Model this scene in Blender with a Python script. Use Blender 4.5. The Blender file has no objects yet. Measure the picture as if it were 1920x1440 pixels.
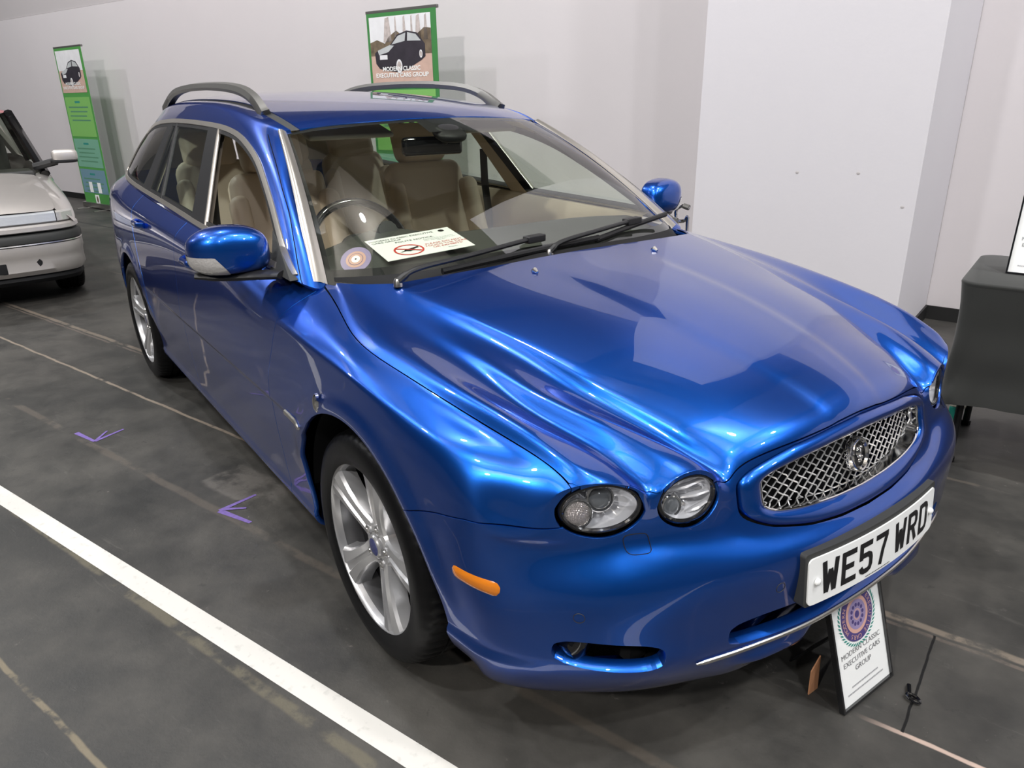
import bpy, bmesh, math, random
import numpy as np
from mathutils import Vector, Matrix
from mathutils.bvhtree import BVHTree
random.seed(7)
PI = math.pi
sc = bpy.context.scene
COL = sc.collection
# ------------------------------------------------------------------ camera
W_, H_, F_ = 1920.0, 1440.0, 1400.3
cam_pos = (2.9205, -1.5201, 1.4133)
yaw, pitch, roll = 2.5179, -0.3707, -0.0165
d_ = Vector((math.cos(pitch)*math.cos(yaw), math.cos(pitch)*math.sin(yaw), math.sin(pitch)))
r_ = d_.cross(Vector((0, 0, 1))).normalized(); u_ = r_.cross(d_)
cr, sr = math.cos(roll), math.sin(roll)
rx = cr*r_ + sr*u_; ry = -sr*r_ + cr*u_; rz = -d_
cd = bpy.data.cameras.new('camera'); cam = bpy.data.objects.new('camera', cd); COL.objects.link(cam)
cam.matrix_world = Matrix(((rx.x, ry.x, rz.x, cam_pos[0]), (rx.y, ry.y, rz.y, cam_pos[1]), (rx.z, ry.z, rz.z, cam_pos[2]), (0, 0, 0, 1)))
cd.sensor_width = 36.0; cd.lens = 36.0*F_/W_; cd.clip_start = 0.05; cd.clip_end = 200
sc.camera = cam
# ------------------------------------------------------------------ view, world
sc.view_settings.view_transform = 'Standard'; sc.view_settings.look = 'None'
sc.view_settings.exposure = -0.40; sc.view_settings.gamma = 1.0; sc.view_settings.use_curve_mapping = False
world = bpy.data.worlds.new('hall_air'); sc.world = world; world.use_nodes = True
bg = world.node_tree.nodes['Background']; bg.inputs[0].default_value = (0.80, 0.85, 1.0, 1); bg.inputs[1].default_value = 0.10
sc.cycles.max_bounces = 8; sc.cycles.transparent_max_bounces = 16; sc.cycles.glossy_bounces = 5
sc.cycles.caustics_reflective = False; sc.cycles.caustics_refractive = False
sc.cycles.use_denoising = True

# ------------------------------------------------------------------ lights of the hall, with added fill
def lamp(name, loc, power, rad, color=(1, .97, .93)):
    l = bpy.data.lights.new(name, 'POINT'); l.energy = power*1.07; l.shadow_soft_size = rad; l.color = color
    o = bpy.data.objects.new(name, l); COL.objects.link(o); o.location = loc
    return o
lamp('hall_floodlight', (4.4, -8.9, 7.2), 2500, .22, (1, .965, .93))
LAMPS = [(1.6, -4.6, 7.6), (6.5, -1.5, 7.6), (-3.2, -4.2, 7.6), (4.0, 0.9, 7.8), (-1.4, -0.6, 7.8), (9.5, -4.5, 7.6), (-8.0, -3.0, 7.6), (9.0, 2.5, 7.6), (-10.5, -8.0, 7.6), (5.6, 3.0, 7.0)]  # overhead lamps; some are added fill for the shaded column side
for p in LAMPS:
    lamp('hall_and_fill_light', p, 760, .16, (.97, .98, 1))

# ------------------------------------------------------------------ materials
def new_mat(name):
    m = bpy.data.materials.new(name); m.use_nodes = True
    return m, m.node_tree.nodes, m.node_tree.links, m.node_tree.nodes['Principled BSDF']
def pm(name, col, rough=.5, metal=0., coat=0., bump=0., bscale=200., spec=.5, var=0., vscale=4., croughness=.03, sheen=0., emit=None, estr=0., trans=0., ior=1.45):
    m, N, L, b = new_mat(name)
    b.inputs['Base Color'].default_value = (*col, 1); b.inputs['Roughness'].default_value = rough
    b.inputs['Metallic'].default_value = metal; b.inputs['Coat Weight'].default_value = coat
    b.inputs['Coat Roughness'].default_value = croughness; b.inputs['Specular IOR Level'].default_value = spec
    b.inputs['Sheen Weight'].default_value = sheen; b.inputs['Transmission Weight'].default_value = trans; b.inputs['IOR'].default_value = ior
    if emit: b.inputs['Emission Color'].default_value = (*emit, 1); b.inputs['Emission Strength'].default_value = estr
    tc = N.new('ShaderNodeTexCoord')
    if bump > 0:
        n = N.new('ShaderNodeTexNoise'); n.inputs['Scale'].default_value = bscale; n.inputs['Detail'].default_value = 3
        L.new(tc.outputs['Object'], n.inputs['Vector'])
        bp = N.new('ShaderNodeBump'); bp.inputs['Strength'].default_value = bump; bp.inputs['Distance'].default_value = .002
        L.new(n.outputs[0], bp.inputs['Height']); L.new(bp.outputs[0], b.inputs['Normal'])
    if var > 0:
        n = N.new('ShaderNodeTexNoise'); n.inputs['Scale'].default_value = vscale; n.inputs['Detail'].default_value = 5
        L.new(tc.outputs['Object'], n.inputs['Vector'])
        mx = N.new('ShaderNodeMix'); mx.data_type = 'RGBA'
        mx.inputs[6].default_value = (*[c*(1-var) for c in col], 1); mx.inputs[7].default_value = (*[min(1, c*(1+var)) for c in col], 1)
        L.new(n.outputs[0], mx.inputs[0]); L.new(mx.outputs[2], b.inputs['Base Color'])
    return m
def glass_mat(name, tint, refl=1.0, ior=1.5, rough=0.0):
    m, N, L, b = new_mat(name); N.remove(b)
    t = N.new('ShaderNodeBsdfTransparent'); t.inputs[0].default_value = (*tint, 1)
    g = N.new('ShaderNodeBsdfGlossy'); g.inputs['Roughness'].default_value = rough; g.inputs[0].default_value = (refl, refl, refl, 1)
    f0 = ((ior-1)/(ior+1))**2*2.0      # both faces of the pane; the same from inside and outside
    lw = N.new('ShaderNodeLayerWeight'); lw.inputs[0].default_value = .5
    pw = N.new('ShaderNodeMath'); pw.operation = 'POWER'; pw.inputs[1].default_value = 5.0; L.new(lw.outputs['Facing'], pw.inputs[0])
    f = N.new('ShaderNodeMath'); f.operation = 'MULTIPLY_ADD'; f.inputs[1].default_value = .92*(1-f0); f.inputs[2].default_value = f0; L.new(pw.outputs[0], f.inputs[0])
    mx = N.new('ShaderNodeMixShader'); L.new(f.outputs[0], mx.inputs[0]); L.new(t.outputs[0], mx.inputs[1]); L.new(g.outputs[0], mx.inputs[2])
    L.new(mx.outputs[0], N['Material Output'].inputs[0])
    return m
M = {}
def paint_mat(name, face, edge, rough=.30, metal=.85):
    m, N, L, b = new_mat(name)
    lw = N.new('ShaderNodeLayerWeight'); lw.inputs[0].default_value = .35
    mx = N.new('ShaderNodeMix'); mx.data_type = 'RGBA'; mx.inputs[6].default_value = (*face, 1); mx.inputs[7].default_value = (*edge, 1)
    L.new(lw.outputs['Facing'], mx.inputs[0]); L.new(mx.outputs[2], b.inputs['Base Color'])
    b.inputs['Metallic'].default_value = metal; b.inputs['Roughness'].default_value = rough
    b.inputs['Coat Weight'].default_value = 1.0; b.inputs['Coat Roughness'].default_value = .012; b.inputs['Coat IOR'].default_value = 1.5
    tc = N.new('ShaderNodeTexCoord'); v = N.new('ShaderNodeTexVoronoi'); v.inputs['Scale'].default_value = 1400
    L.new(tc.outputs['Object'], v.inputs['Vector'])
    bp = N.new('ShaderNodeBump'); bp.inputs['Strength'].default_value = .12; bp.inputs['Distance'].default_value = .0006
    L.new(v.outputs['Color'], bp.inputs['Height']); L.new(bp.outputs[0], b.inputs['Normal'])
    return m
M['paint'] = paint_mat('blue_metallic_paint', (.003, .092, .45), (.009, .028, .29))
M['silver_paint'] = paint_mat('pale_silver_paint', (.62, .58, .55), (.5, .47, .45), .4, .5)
M['black_plastic'] = pm('black_plastic', (.012, .012, .013), .45, bump=.15, bscale=900)
M['black_gloss'] = pm('black_gloss', (.006, .006, .007), .08, coat=1)
M['dark_plastic'] = pm('dark_grey_plastic', (.035, .036, .035), .6, bump=.2, bscale=700)
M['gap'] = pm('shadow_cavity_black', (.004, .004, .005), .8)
M['chrome'] = pm('chrome', (.78, .78, .78), .07, 1.0)
M['bright_mesh'] = pm('bright_mesh_chrome', (.85, .85, .85), .2, .65)
M['reflector'] = pm('lamp_reflector_silver', (.92, .92, .94), .12, .5)
M['crystal'] = pm('crystal_indicator', (.62, .60, .58), .12, .35, bump=1.0, bscale=120, coat=1)
M['bright_trim'] = pm('bright_window_trim', (.50, .47, .43), .30, .8)
M['satin_metal'] = pm('satin_metal', (.62, .60, .57), .28, 1.0)
M['rail'] = pm('grey_roof_rail_metal', (.20, .195, .185), .42, .7)
M['alloy'] = pm('silver_alloy_paint', (.62, .62, .63), .28, .75, coat=.6)
M['barrel'] = pm('rim_barrel_shaded', (.16, .16, .165), .35, .8)  # alloy darkened so the gaps between spokes read as shade
M['steel'] = pm('brake_steel', (.22, .20, .19), .38, .9, var=.3, vscale=30)
M['rubber'] = pm('tyre_rubber', (.0045, .0045, .005), .38, spec=.25, bump=.1, bscale=300)
M['lens'] = glass_mat('clear_lamp_lens', (.97, .98, 1.0), 1.0, 1.45)
M['glass'] = glass_mat('windscreen_glass', (.84, .87, .80), 1.0, 1.55)
M['side_glass'] = glass_mat('side_window_glass', (.80, .88, .82), 1.0, 1.65)
M['beige'] = pm('beige_leather', (.62, .52, .41), .5, bump=.2, bscale=250, var=.06)
M['beige_light'] = pm('pale_beige_trim', (.74, .70, .58), .6, bump=.1, bscale=300)
M['amber'] = pm('amber_lens', (.66, .19, .010), .18, coat=1, emit=None)
M['white'] = pm('white_card', (.88, .89, .88), .5)
M['black_print'] = pm('black_print', (.008, .008, .009), .4)
M['red_print'] = pm('red_print', (.6, .03, .02), .5)
M['grey_print'] = pm('grey_print', (.20, .20, .21), .5)
M['navy_print'] = pm('navy_print', (.075, .055, .19), .5)
M['peach_print'] = pm('peach_print', (.62, .36, .30), .5)
M['green_print'] = pm('teal_green_print', (.03, .25, .21), .5)
M['lilac_print'] = pm('lilac_print', (.30, .24, .42), .5)
M['emblem_blue'] = pm('dark_blue_enamel', (.01, .02, .15), .2, coat=1)

# ------------------------------------------------------------------ object helpers
def link(o, parent=None):
    COL.objects.link(o)
    if parent is not None: o.parent = parent
    return o
def mesh_obj(name, V, Fc, mat, parent=None, smooth=True, normals=None, autosmooth=None):
    me = bpy.data.meshes.new(name); me.from_pydata([tuple(map(float, v)) for v in V], [], [tuple(int(i) for i in f) for f in Fc]); me.update()
    me.materials.append(M[mat] if isinstance(mat, str) else mat)
    if smooth: me.polygons.foreach_set('use_smooth', [True]*len(me.polygons))
    if normals is not None: me.normals_split_custom_set_from_vertices([tuple(map(float, n)) for n in normals])
    elif autosmooth: me.set_sharp_from_angle(angle=math.radians(autosmooth))
    return link(bpy.data.objects.new(name, me), parent)
def empty(name, label, cat, loc=(0, 0, 0), rotz=0., group=None):
    o = bpy.data.objects.new(name, None); COL.objects.link(o); o.location = loc; o.rotation_euler = (0, 0, rotz)
    o.empty_display_size = .1
    o['label'] = label; o['category'] = cat
    if group: o['group'] = group
    return o
def tag(o, label, cat, group=None):
    o['label'] = label; o['category'] = cat
    if group: o['group'] = group
    return o
def struct(o): o['kind'] = 'structure'; return o
class MB:
    """collects simple shapes and links them as one mesh"""
    def __init__(s): s.V = []; s.F = []
    def add(s, V, F):
        n = len(s.V); s.V += [tuple(map(float, v)) for v in V]; s.F += [tuple(i+n for i in f) for f in F]; return s
    def box(s, c, size, rot=None, bev=0.):
        bm = bmesh.new(); bmesh.ops.create_cube(bm, size=1)
        for v in bm.verts: v.co = Vector((v.co.x*size[0], v.co.y*size[1], v.co.z*size[2]))
        if bev > 0: bmesh.ops.bevel(bm, geom=bm.edges[:], offset=bev, segments=3, profile=.7, affect='EDGES')
        R = rot if rot is not None else Matrix.Identity(3)
        bm.verts.index_update()
        s.add([tuple(R @ v.co + Vector(c)) for v in bm.verts], [[v.index for v in f.verts] for f in bm.faces]); bm.free(); return s
    def tube(s, pts, r, n=10, closed=False, cap=True, flat=1.0):
        pts = [Vector(p) for p in pts]; rr = r if hasattr(r, '__len__') else [r]*len(pts)
        V = []; F = []; m = len(pts); up = None
        for i, p in enumerate(pts):
            a = pts[(i-1) % m] if (closed or i > 0) else p; b = pts[(i+1) % m] if (closed or i < m-1) else p
            t = (b-a).normalized()
            if up is None:
                up = Vector((0, 0, 1)) if abs(t.z) < .9 else Vector((1, 0, 0))
            x = t.cross(up).normalized(); y = x.cross(t).normalized(); up = y
            for k in range(n):
                an = 2*PI*k/n; V.append(p + x*math.cos(an)*rr[i] + y*math.sin(an)*rr[i]*flat)
        for i in range(m if closed else m-1):
            for k in range(n):
                a0 = i*n+k; a1 = i*n+(k+1) % n; b0 = ((i+1) % m)*n+k; b1 = ((i+1) % m)*n+(k+1) % n
                F.append((a0, a1, b1, b0))
        if cap and not closed: F.append(tuple(range(n))[::-1]); F.append(tuple((m-1)*n+k for k in range(n)))
        return s.add(V, F)
    def lathe(s, prof, n=48, axis='y', c=(0, 0, 0), close=False):
        """prof: list of (radius, along)"""
        V = []; F = []; m = len(prof)
        for (r, h) in prof:
            for k in range(n):
                a = 2*PI*k/n; x, z = r*math.cos(a), r*math.sin(a)
                p = {'y': (x, h, z), 'z': (x, z, h), 'x': (h, x, z)}[axis]
                V.append((p[0]+c[0], p[1]+c[1], p[2]+c[2]))
        for i in range(m if close else m-1):
            for k in range(n):
                j = (i+1) % m
                F.append((i*n+k, i*n+(k+1) % n, j*n+(k+1) % n, j*n+k))
        return s.add(V, F)
    def prism(s, poly, h, fr):
        """poly 2d points; fr = (origin, ex, ey, ez): extruded by h along ez"""
        o, ex, ey, ez = [Vector(q) for q in fr]; n = len(poly)
        V = [o+ex*p[0]+ey*p[1] for p in poly] + [o+ex*p[0]+ey*p[1]+ez*h for p in poly]
        F = [tuple(range(n))[::-1], tuple(range(n, 2*n))] + [(i, (i+1) % n, n+(i+1) % n, n+i) for i in range(n)]
        return s.add(V, F)
    def build(s, name, mat, parent=None, smooth=True, auto=35):
        me = bpy.data.meshes.new(name); me.from_pydata(s.V, [], s.F); me.update()
        bm = bmesh.new(); bm.from_mesh(me); bmesh.ops.recalc_face_normals(bm, faces=bm.faces[:]); bm.to_mesh(me); bm.free()
        me.materials.append(M[mat] if isinstance(mat, str) else mat)
        if smooth:
            me.polygons.foreach_set('use_smooth', [True]*len(me.polygons))
            if auto: me.set_sharp_from_angle(angle=math.radians(auto))
        return link(bpy.data.objects.new(name, me), parent)
def catmull(pts, n=8, closed=False):
    P = [np.array(p, float) for p in pts]; m = len(P); out = []
    rng = range(m) if closed else range(m-1)
    for i in rng:
        p1 = P[i]; p2 = P[(i+1) % m]
        p0 = P[(i-1) % m] if (closed or i > 0) else 2*p1-p2
        p3 = P[(i+2) % m] if (closed or i < m-2) else 2*p2-p1
        for k in range(n):
            t = k/n; out.append(.5*((2*p1)+(-p0+p2)*t+(2*p0-5*p1+4*p2-p3)*t*t+(-p0+3*p1-3*p2+p3)*t**3))
    if not closed: out.append(P[-1])
    return np.array(out)
def text_mesh(txt, size, sx=1.0, align='LEFT', bold=0.0):
    c = bpy.data.curves.new('t', 'FONT'); c.body = txt; c.size = size; c.align_x = align; c.offset = bold; c.resolution_u = 3
    o = bpy.data.objects.new('t', c); COL.objects.link(o)
    dg = bpy.context.evaluated_depsgraph_get(); me = o.evaluated_get(dg).to_mesh()
    V = [(v.co.x*sx, v.co.y) for v in me.vertices]; Fc = [tuple(p.vertices) for p in me.polygons]
    o.evaluated_get(dg).to_mesh_clear(); bpy.data.objects.remove(o); bpy.data.curves.remove(c)
    return V, Fc
def put_flat(name, V2, F, fr, mat, parent, lift=.0006, thick=None):
    o, ex, ey, ez = [Vector(q) for q in fr]
    V = [o+ex*x+ey*y+ez*lift for x, y in V2]
    ob = mesh_obj(name, V, F, mat, parent, smooth=False)
    return ob
def text_on(name, txt, size, fr, x, y, mat, parent, sx=1., align='CENTER', lift=.0008, bold=0.):
    V, F = text_mesh(txt, size, sx, align, bold)
    return put_flat(name, [(a+x, b+y) for a, b in V], F, fr, mat, parent, lift)
def disc2(cx, cy, r, n=40, r2=None, sx=1.):
    """flat disc or ring"""
    if r2 is None: return [(cx+sx*r*math.cos(2*PI*k/n), cy+r*math.sin(2*PI*k/n)) for k in range(n)], [tuple(range(n))]
    V = [(cx+sx*r*math.cos(2*PI*k/n), cy+r*math.sin(2*PI*k/n)) for k in range(n)]+[(cx+sx*r2*math.cos(2*PI*k/n), cy+r2*math.sin(2*PI*k/n)) for k in range(n)]
    return V, [(k, (k+1) % n, n+(k+1) % n, n+k) for k in range(n)]
# ================================================================== hall
AL = math.radians(16.8); wx, wy = math.cos(AL), math.sin(AL); nx_, ny_ = -wy, wx   # along the wall / away from the viewer
def hall(u, v, z=0.):
    """hall frame: u along the wall from its right inner corner, v towards the room"""
    return (.675+u*wx-v*nx_, 3.434+u*wy-v*ny_, z)
def floor_mat():
    m, N, L, b = new_mat('worn_black_floor')
    tc = N.new('ShaderNodeTexCoord'); mp = N.new('ShaderNodeMapping'); mp.vector_type = 'TEXTURE'
    mp.inputs['Rotation'].default_value = (0, 0, AL); L.new(tc.outputs['Object'], mp.inputs['Vector'])
    sep = N.new('ShaderNodeSeparateXYZ'); L.new(mp.outputs[0], sep.inputs[0])
    def nd(t, **k):
        n = N.new(t)
        for a, v in k.items(): setattr(n, a, v)
        return n
    def noise(scale, detail=4, rough=.55, vec=None, dist=0.):
        n = N.new('ShaderNodeTexNoise'); n.inputs['Scale'].default_value = scale; n.inputs['Detail'].default_value = detail; n.inputs['Roughness'].default_value = rough; n.inputs['Distortion'].default_value = dist
        L.new(vec or mp.outputs[0], n.inputs['Vector']); return n.outputs[0]
    def ma(op, a, c=None, clamp=False):
        n = N.new('ShaderNodeMath'); n.operation = op; n.use_clamp = clamp
        for i, q in enumerate((a, c)):
            if q is None: continue
            if isinstance(q, (int, float)): n.inputs[i].default_value = q
            else: L.new(q, n.inputs[i])
        return n.outputs[0]
    def ss(v, lo, hi):
        n = N.new('ShaderNodeMapRange'); n.interpolation_type = 'SMOOTHSTEP'; n.inputs[1].default_value = lo; n.inputs[2].default_value = hi; L.new(v, n.inputs[0]); return n.outputs[0]
    big = noise(.9, 5); mid = noise(5, 6, .65); fine = noise(60, 4, .7); wob = ma('MULTIPLY', ma('SUBTRACT', noise(6, 3), .5), .02)
    X = sep.outputs[0]; Y = ma('ADD', sep.outputs[1], wob)
    base = nd('ShaderNodeMix', data_type='RGBA'); base.inputs[6].default_value = (.026, .0255, .0238, 1); base.inputs[7].default_value = (.078, .073, .065, 1)
    L.new(ss(ma('ADD', ma('MULTIPLY', big, .62), ma('MULTIPLY', mid, .38)), .36, .66), base.inputs[0])
    cur = base.outputs[2]
    def over(col, fac):
        nonlocal cur
        q = nd('ShaderNodeMix', data_type='RGBA'); L.new(cur, q.inputs[6]); q.inputs[7].default_value = (*col, 1); L.new(fac, q.inputs[0]); cur = q.outputs[2]
    # faint grey scuffs
    st = N.new('ShaderNodeMapping'); st.inputs['Scale'].default_value = (1.2, 7, 1); st.inputs['Rotation'].default_value = (0, 0, .5); L.new(mp.outputs[0], st.inputs[0])
    scv = noise(2.6, 7, .72, st.outputs[0], .8)
    over((.105, .10, .09), ma('MULTIPLY', ss(scv, .60, .72), .5))
    # sheet seams: dusty broken lines along the hall
    def seam(yc, w, x0, x1, col, amt, thr=.46):
        d = ma('ABSOLUTE', ma('SUBTRACT', Y, yc))
        line = ma('SUBTRACT', 1.0, ss(d, w*.45, w))
        rng = ma('MULTIPLY', ss(X, x0, x0+.15), ma('SUBTRACT', 1.0, ss(X, x1-.15, x1)))
        brk = ss(noise(3.3, 6, .7), thr-.06, thr+.05)
        over(col, ma('MULTIPLY', ma('MULTIPLY', line, rng), ma('MULTIPLY', brk, amt)))
    seam(-.252, .018, -8.5, 9, (.20, .165, .13), .8, .43); seam(-.285, .010, -8.5, 9, (.15, .12, .10), .6, .44)
    seam(-.638, .010, -9, 1.0, (.28, .23, .18), .8, .43); seam(-.695, .009, 2.15, 6, (.5, .38, .32), .9, .43)
    seam(-1.06, .022, -2.2, 1.4, (.12, .10, .082), .5, .47); seam(-1.11, .02, .8, 3.2, (.12, .10, .08), .45, .49)
    seam(-1.50, .022, -3, 4, (.13, .115, .08), .7, .47); seam(-1.865, .010, -3, 6, (.18, .15, .10), .8, .44)
    seam(.75, .012, -8, 8, (.12, .10, .08), .5, .5); seam(1.95, .02, -8, 8, (.012, .012, .012), .8, .2)
    # pale smudged patch near the front wheel
    mk = ma('MULTIPLY', ma('MULTIPLY', ss(X, -.235, -.215), ma('SUBTRACT', 1.0, ss(X, .13, .20))), ma('MULTIPLY', ss(Y, -.985, -.965), ma('SUBTRACT', 1.0, ss(Y, -.80, -.77))))
    over((.125, .115, .105), ma('MULTIPLY', mk, ma('MULTIPLY', ss(noise(7, 6, .7), .38, .60), .8)))
    # cross joint next to the sign
    def cross(xc, w, y0, y1, col, amt):
        d = ma('ABSOLUTE', ma('SUBTRACT', ma('ADD', X, wob), xc)); line = ma('SUBTRACT', 1.0, ss(d, w*.5, w))
        rng = ma('MULTIPLY', ma('GREATER_THAN', Y, y0), ma('LESS_THAN', Y, y1)); over(col, ma('MULTIPLY', ma('MULTIPLY', line, rng), amt))
    cross(2.262, .0045, -.69, -.275, (.001, .001, .001), 1.); cross(2.225, .024, -.69, -.275, (.05, .047, .043), .35)
    # specks
    v = N.new('ShaderNodeTexVoronoi'); v.inputs['Scale'].default_value = 9; L.new(mp.outputs[0], v.inputs['Vector'])
    over((.22, .20, .18), ma('MULTIPLY', ma('SUBTRACT', 1.0, ss(v.outputs['Distance'], .015, .05)), ma('MULTIPLY', ss(mid, .52, .62), .55)))
    # small scuffs and grit
    over((.17, .155, .14), ma('MULTIPLY', ma('MULTIPLY', ss(noise(22, 6, .75, None, .4), .635, .69), ss(noise(2.1, 3), .44, .60)), .55))
    over((.012, .012, .012), ma('MULTIPLY', ss(noise(14, 5, .7, None, .3), .62, .72), .5))
    st2 = N.new('ShaderNodeMapping'); st2.inputs['Scale'].default_value = (2.0, 26, 1); st2.inputs['Rotation'].default_value = (0, 0, -.75); L.new(mp.outputs[0], st2.inputs[0])
    over((.16, .145, .13), ma('MULTIPLY', ma('MULTIPLY', ss(noise(2.2, 5, .6, st2.outputs[0], .5), .70, .76), ss(noise(1.6, 3), .50, .62)), .5))
    L.new(cur, b.inputs['Base Color'])
    r = ma('ADD', .36, ma('MULTIPLY', mid, .34)); L.new(r, b.inputs['Roughness']); b.inputs['Specular IOR Level'].default_value = .42
    bp = N.new('ShaderNodeBump'); bp.inputs['Strength'].default_value = .35; bp.inputs['Distance'].default_value = .002
    L.new(ma('ADD', fine, ma('MULTIPLY', mid, 2.0)), bp.inputs['Height']); L.new(bp.outputs[0], b.inputs['Normal'])
    return m
M['floor'] = floor_mat()
fl = struct(mesh_obj('floor', [(-26, -24, 0), (22, -24, 0), (22, 18, 0), (-26, 18, 0)], [(0, 1, 2, 3)], 'floor', smooth=False))
def wall_mat(name, col):
    m, N, L, b = new_mat(name); b.inputs['Roughness'].default_value = .75; b.inputs['Specular IOR Level'].default_value = .25
    tc = N.new('ShaderNodeTexCoord'); n = N.new('ShaderNodeTexNoise'); n.inputs['Scale'].default_value = .8; n.inputs['Detail'].default_value = 6
    L.new(tc.outputs['Object'], n.inputs['Vector']); mx = N.new('ShaderNodeMix'); mx.data_type = 'RGBA'
    mx.inputs[6].default_value = (*[c*.95 for c in col], 1); mx.inputs[7].default_value = (*[min(1, c*1.04) for c in col], 1)
    L.new(n.outputs[0], mx.inputs[0]); L.new(mx.outputs[2], b.inputs['Base Color'])
    n2 = N.new('ShaderNodeTexNoise'); n2.inputs['Scale'].default_value = 55; L.new(tc.outputs['Object'], n2.inputs['Vector'])
    bp = N.new('ShaderNodeBump'); bp.inputs['Strength'].default_value = .12; bp.inputs['Distance'].default_value = .003; L.new(n2.outputs[0], bp.inputs['Height']); L.new(bp.outputs[0], b.inputs['Normal'])
    return m
M['wall'] = wall_mat('painted_board_wall', (.635, .60, .612)); M['wall_up'] = wall_mat('upper_cladding', (.50, .47, .475)); M['wall_far'] = wall_mat('far_hall_wall', (.10, .105, .12)); M['box'] = wall_mat('boxed_column_paint', (.655, .635, .665))
M['ceil'] = wall_mat('hall_roof_lining', (.34, .31, .27)); M['skirt'] = pm('black_skirting', (.012, .012, .012), .5)
M['beam'] = pm('dark_roof_steel', (.02, .02, .02), .6)
def slab(name, u0, u1, v0, v1, z0, z1, mat, kind=True, bev=0.):
    m = MB(); c = [hall(u, v, 0) for u, v in ((u0, v0), (u1, v0), (u1, v1), (u0, v1))]
    V = [(p[0], p[1], z0) for p in c]+[(p[0], p[1], z1) for p in c]
    m.add(V, [(0, 1, 2, 3), (4, 5, 6, 7), (0, 1, 5, 4), (1, 2, 6, 5), (2, 3, 7, 6), (3, 0, 4, 7)])
    o = m.build(name, mat, smooth=False)
    return struct(o) if kind else o
slab('wall_back', -24, 14, -.20, 0.0, 0, 2.575, 'wall'); slab('wall_back_upper', -24, 14, -.20, -.012, 2.58, 3.7, 'wall_up'); slab('wall_back_top', -24, 14, -6.2, -6.0, 0, 9, 'wall_far')
slab('wall_column', -1.2195, .0, 0.0, 1.0, 0, 6.0, 'box')
slab('wall_return', .0, .012, 0.0, .35, 0, 6.0, 'box') if False else None
slab('baseboard_back', -24, -1.2195, 0.0, .012, 0, .085, 'skirt'); slab('baseboard_right', .0, 14, 0.0, .012, 0, .088, 'skirt')
slab('baseboard_column', -1.2195, .012, 1.0, 1.012, 0, .088, 'skirt'); slab('baseboard_return', 0.0, .012, 0.0, 1.0, 0, .088, 'skirt')
slab('trim_1', .0005, .0035, .0, .002, .088, 6.0, 'wall_up'); slab('trim_2', -1.60, -1.594, .0, .0015, .085, 2.575, 'wall_up')
slab('wall_front', -24, 20, 24.0, 24.2, 0, 9, 'wall_far'); slab('wall_left', -24.2, -24, -6.2, 24, 0, 9, 'wall_far'); slab('wall_right', 20, 20.2, -6.2, 24, 0, 9, 'wall_far')
slab('ceiling', -24, 20, -6.2, 24, 9.0, 9.1, 'ceil')
for k in range(13):   # roof trusses
    uu = -23+3.4*k; slab('trim_%d' % (k+3), uu, uu+.45, -6, 24, 8.45, 9.0, 'beam')
for k in range(7):
    vv = 1.2+3.3*k; slab('trim_%d' % (k+16), -24, 20, vv, vv+.22, 8.65, 8.9, 'beam')
# dents in the column paint
for (u, z) in ((-.62, .98), (-.30, .99), (-.06, .83), (-1.1, 1.9)):
    p = hall(u, 1.0006, z); V, F = [], []
    m = MB(); m.lathe([(.0005, .001), (.006, .0012), (.010, .0)], 10, 'z', (0, 0, 0))
    V = [(p[0]+wx*a, p[1]+wy*a-0*c, p[2]+b*.8) for a, b, c in m.V]; V = [(v[0]+nx_*-c[2], v[1]+ny_*-c[2], v[2]) for v, c in zip(V, m.V)]
    o = mesh_obj('trim_%d' % (30+int(z*100)), V, m.F, 'wall_up'); struct(o)
# painted floor line
a = np.array((-.35, -1.660)); b = np.array((1.83, -.935)); d = (b-a)/np.linalg.norm(b-a); n_ = np.array((-d[1], d[0])); w_l = .0335
a = np.array((-.384, -1.639))*.5+np.array((-.221, -1.649))*.5; b = np.array((1.773, -.964))*.5+np.array((1.802, -.925))*.5; d = (b-a)/np.linalg.norm(b-a); n_ = np.array((-d[1], d[0]))
def white_line_mat():
    m, N, L, bb = new_mat('white_floor_paint'); bb.inputs['Roughness'].default_value = .5
    tc = N.new('ShaderNodeTexCoord'); n = N.new('ShaderNodeTexNoise'); n.inputs['Scale'].default_value = 38; n.inputs['Detail'].default_value = 5; L.new(tc.outputs['Object'], n.inputs['Vector'])
    r = N.new('ShaderNodeValToRGB'); r.color_ramp.elements[0].position = .28; r.color_ramp.elements[0].color = (.52, .51, .48, 1); r.color_ramp.elements[1].position = .42; r.color_ramp.elements[1].color = (.62, .605, .57, 1)
    L.new(n.outputs[0], r.inputs[0]); L.new(r.outputs[0], bb.inputs['Base Color']); return m
M['white_line'] = white_line_mat()
a2 = a-d*7; b2 = b+d*5
ln = mesh_obj('painted_floor_line', [(*(a2-n_*w_l), .0012), (*(b2-n_*w_l), .0012), (*(b2+n_*w_l), .0012), (*(a2+n_*w_l), .0012)], [(0, 1, 2, 3)], 'white_line', smooth=False); struct(ln); ln.name = 'trim_90'
# purple chalk arrows
M['chalk'] = pm('purple_chalk', (.17, .115, .36), .8, var=.4, vscale=60)
def arrow(strokes, label):
    m = MB()
    for (p, q, w) in strokes:
        p = np.array(p); q = np.array(q); dd = (q-p)/np.linalg.norm(q-p); nn = np.array((-dd[1], dd[0]))*w
        zl = .001+.0006*len(m.F)
        m.add([(*(p-nn), zl), (*(q-nn*.6), zl), (*(q+nn*.6), zl), (*(p+nn), zl)], [(0, 1, 2, 3)])
    o = mesh_obj('chalk_arrow', m.V, m.F, 'chalk', smooth=False); tag(o, label, 'floor marking')
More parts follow.
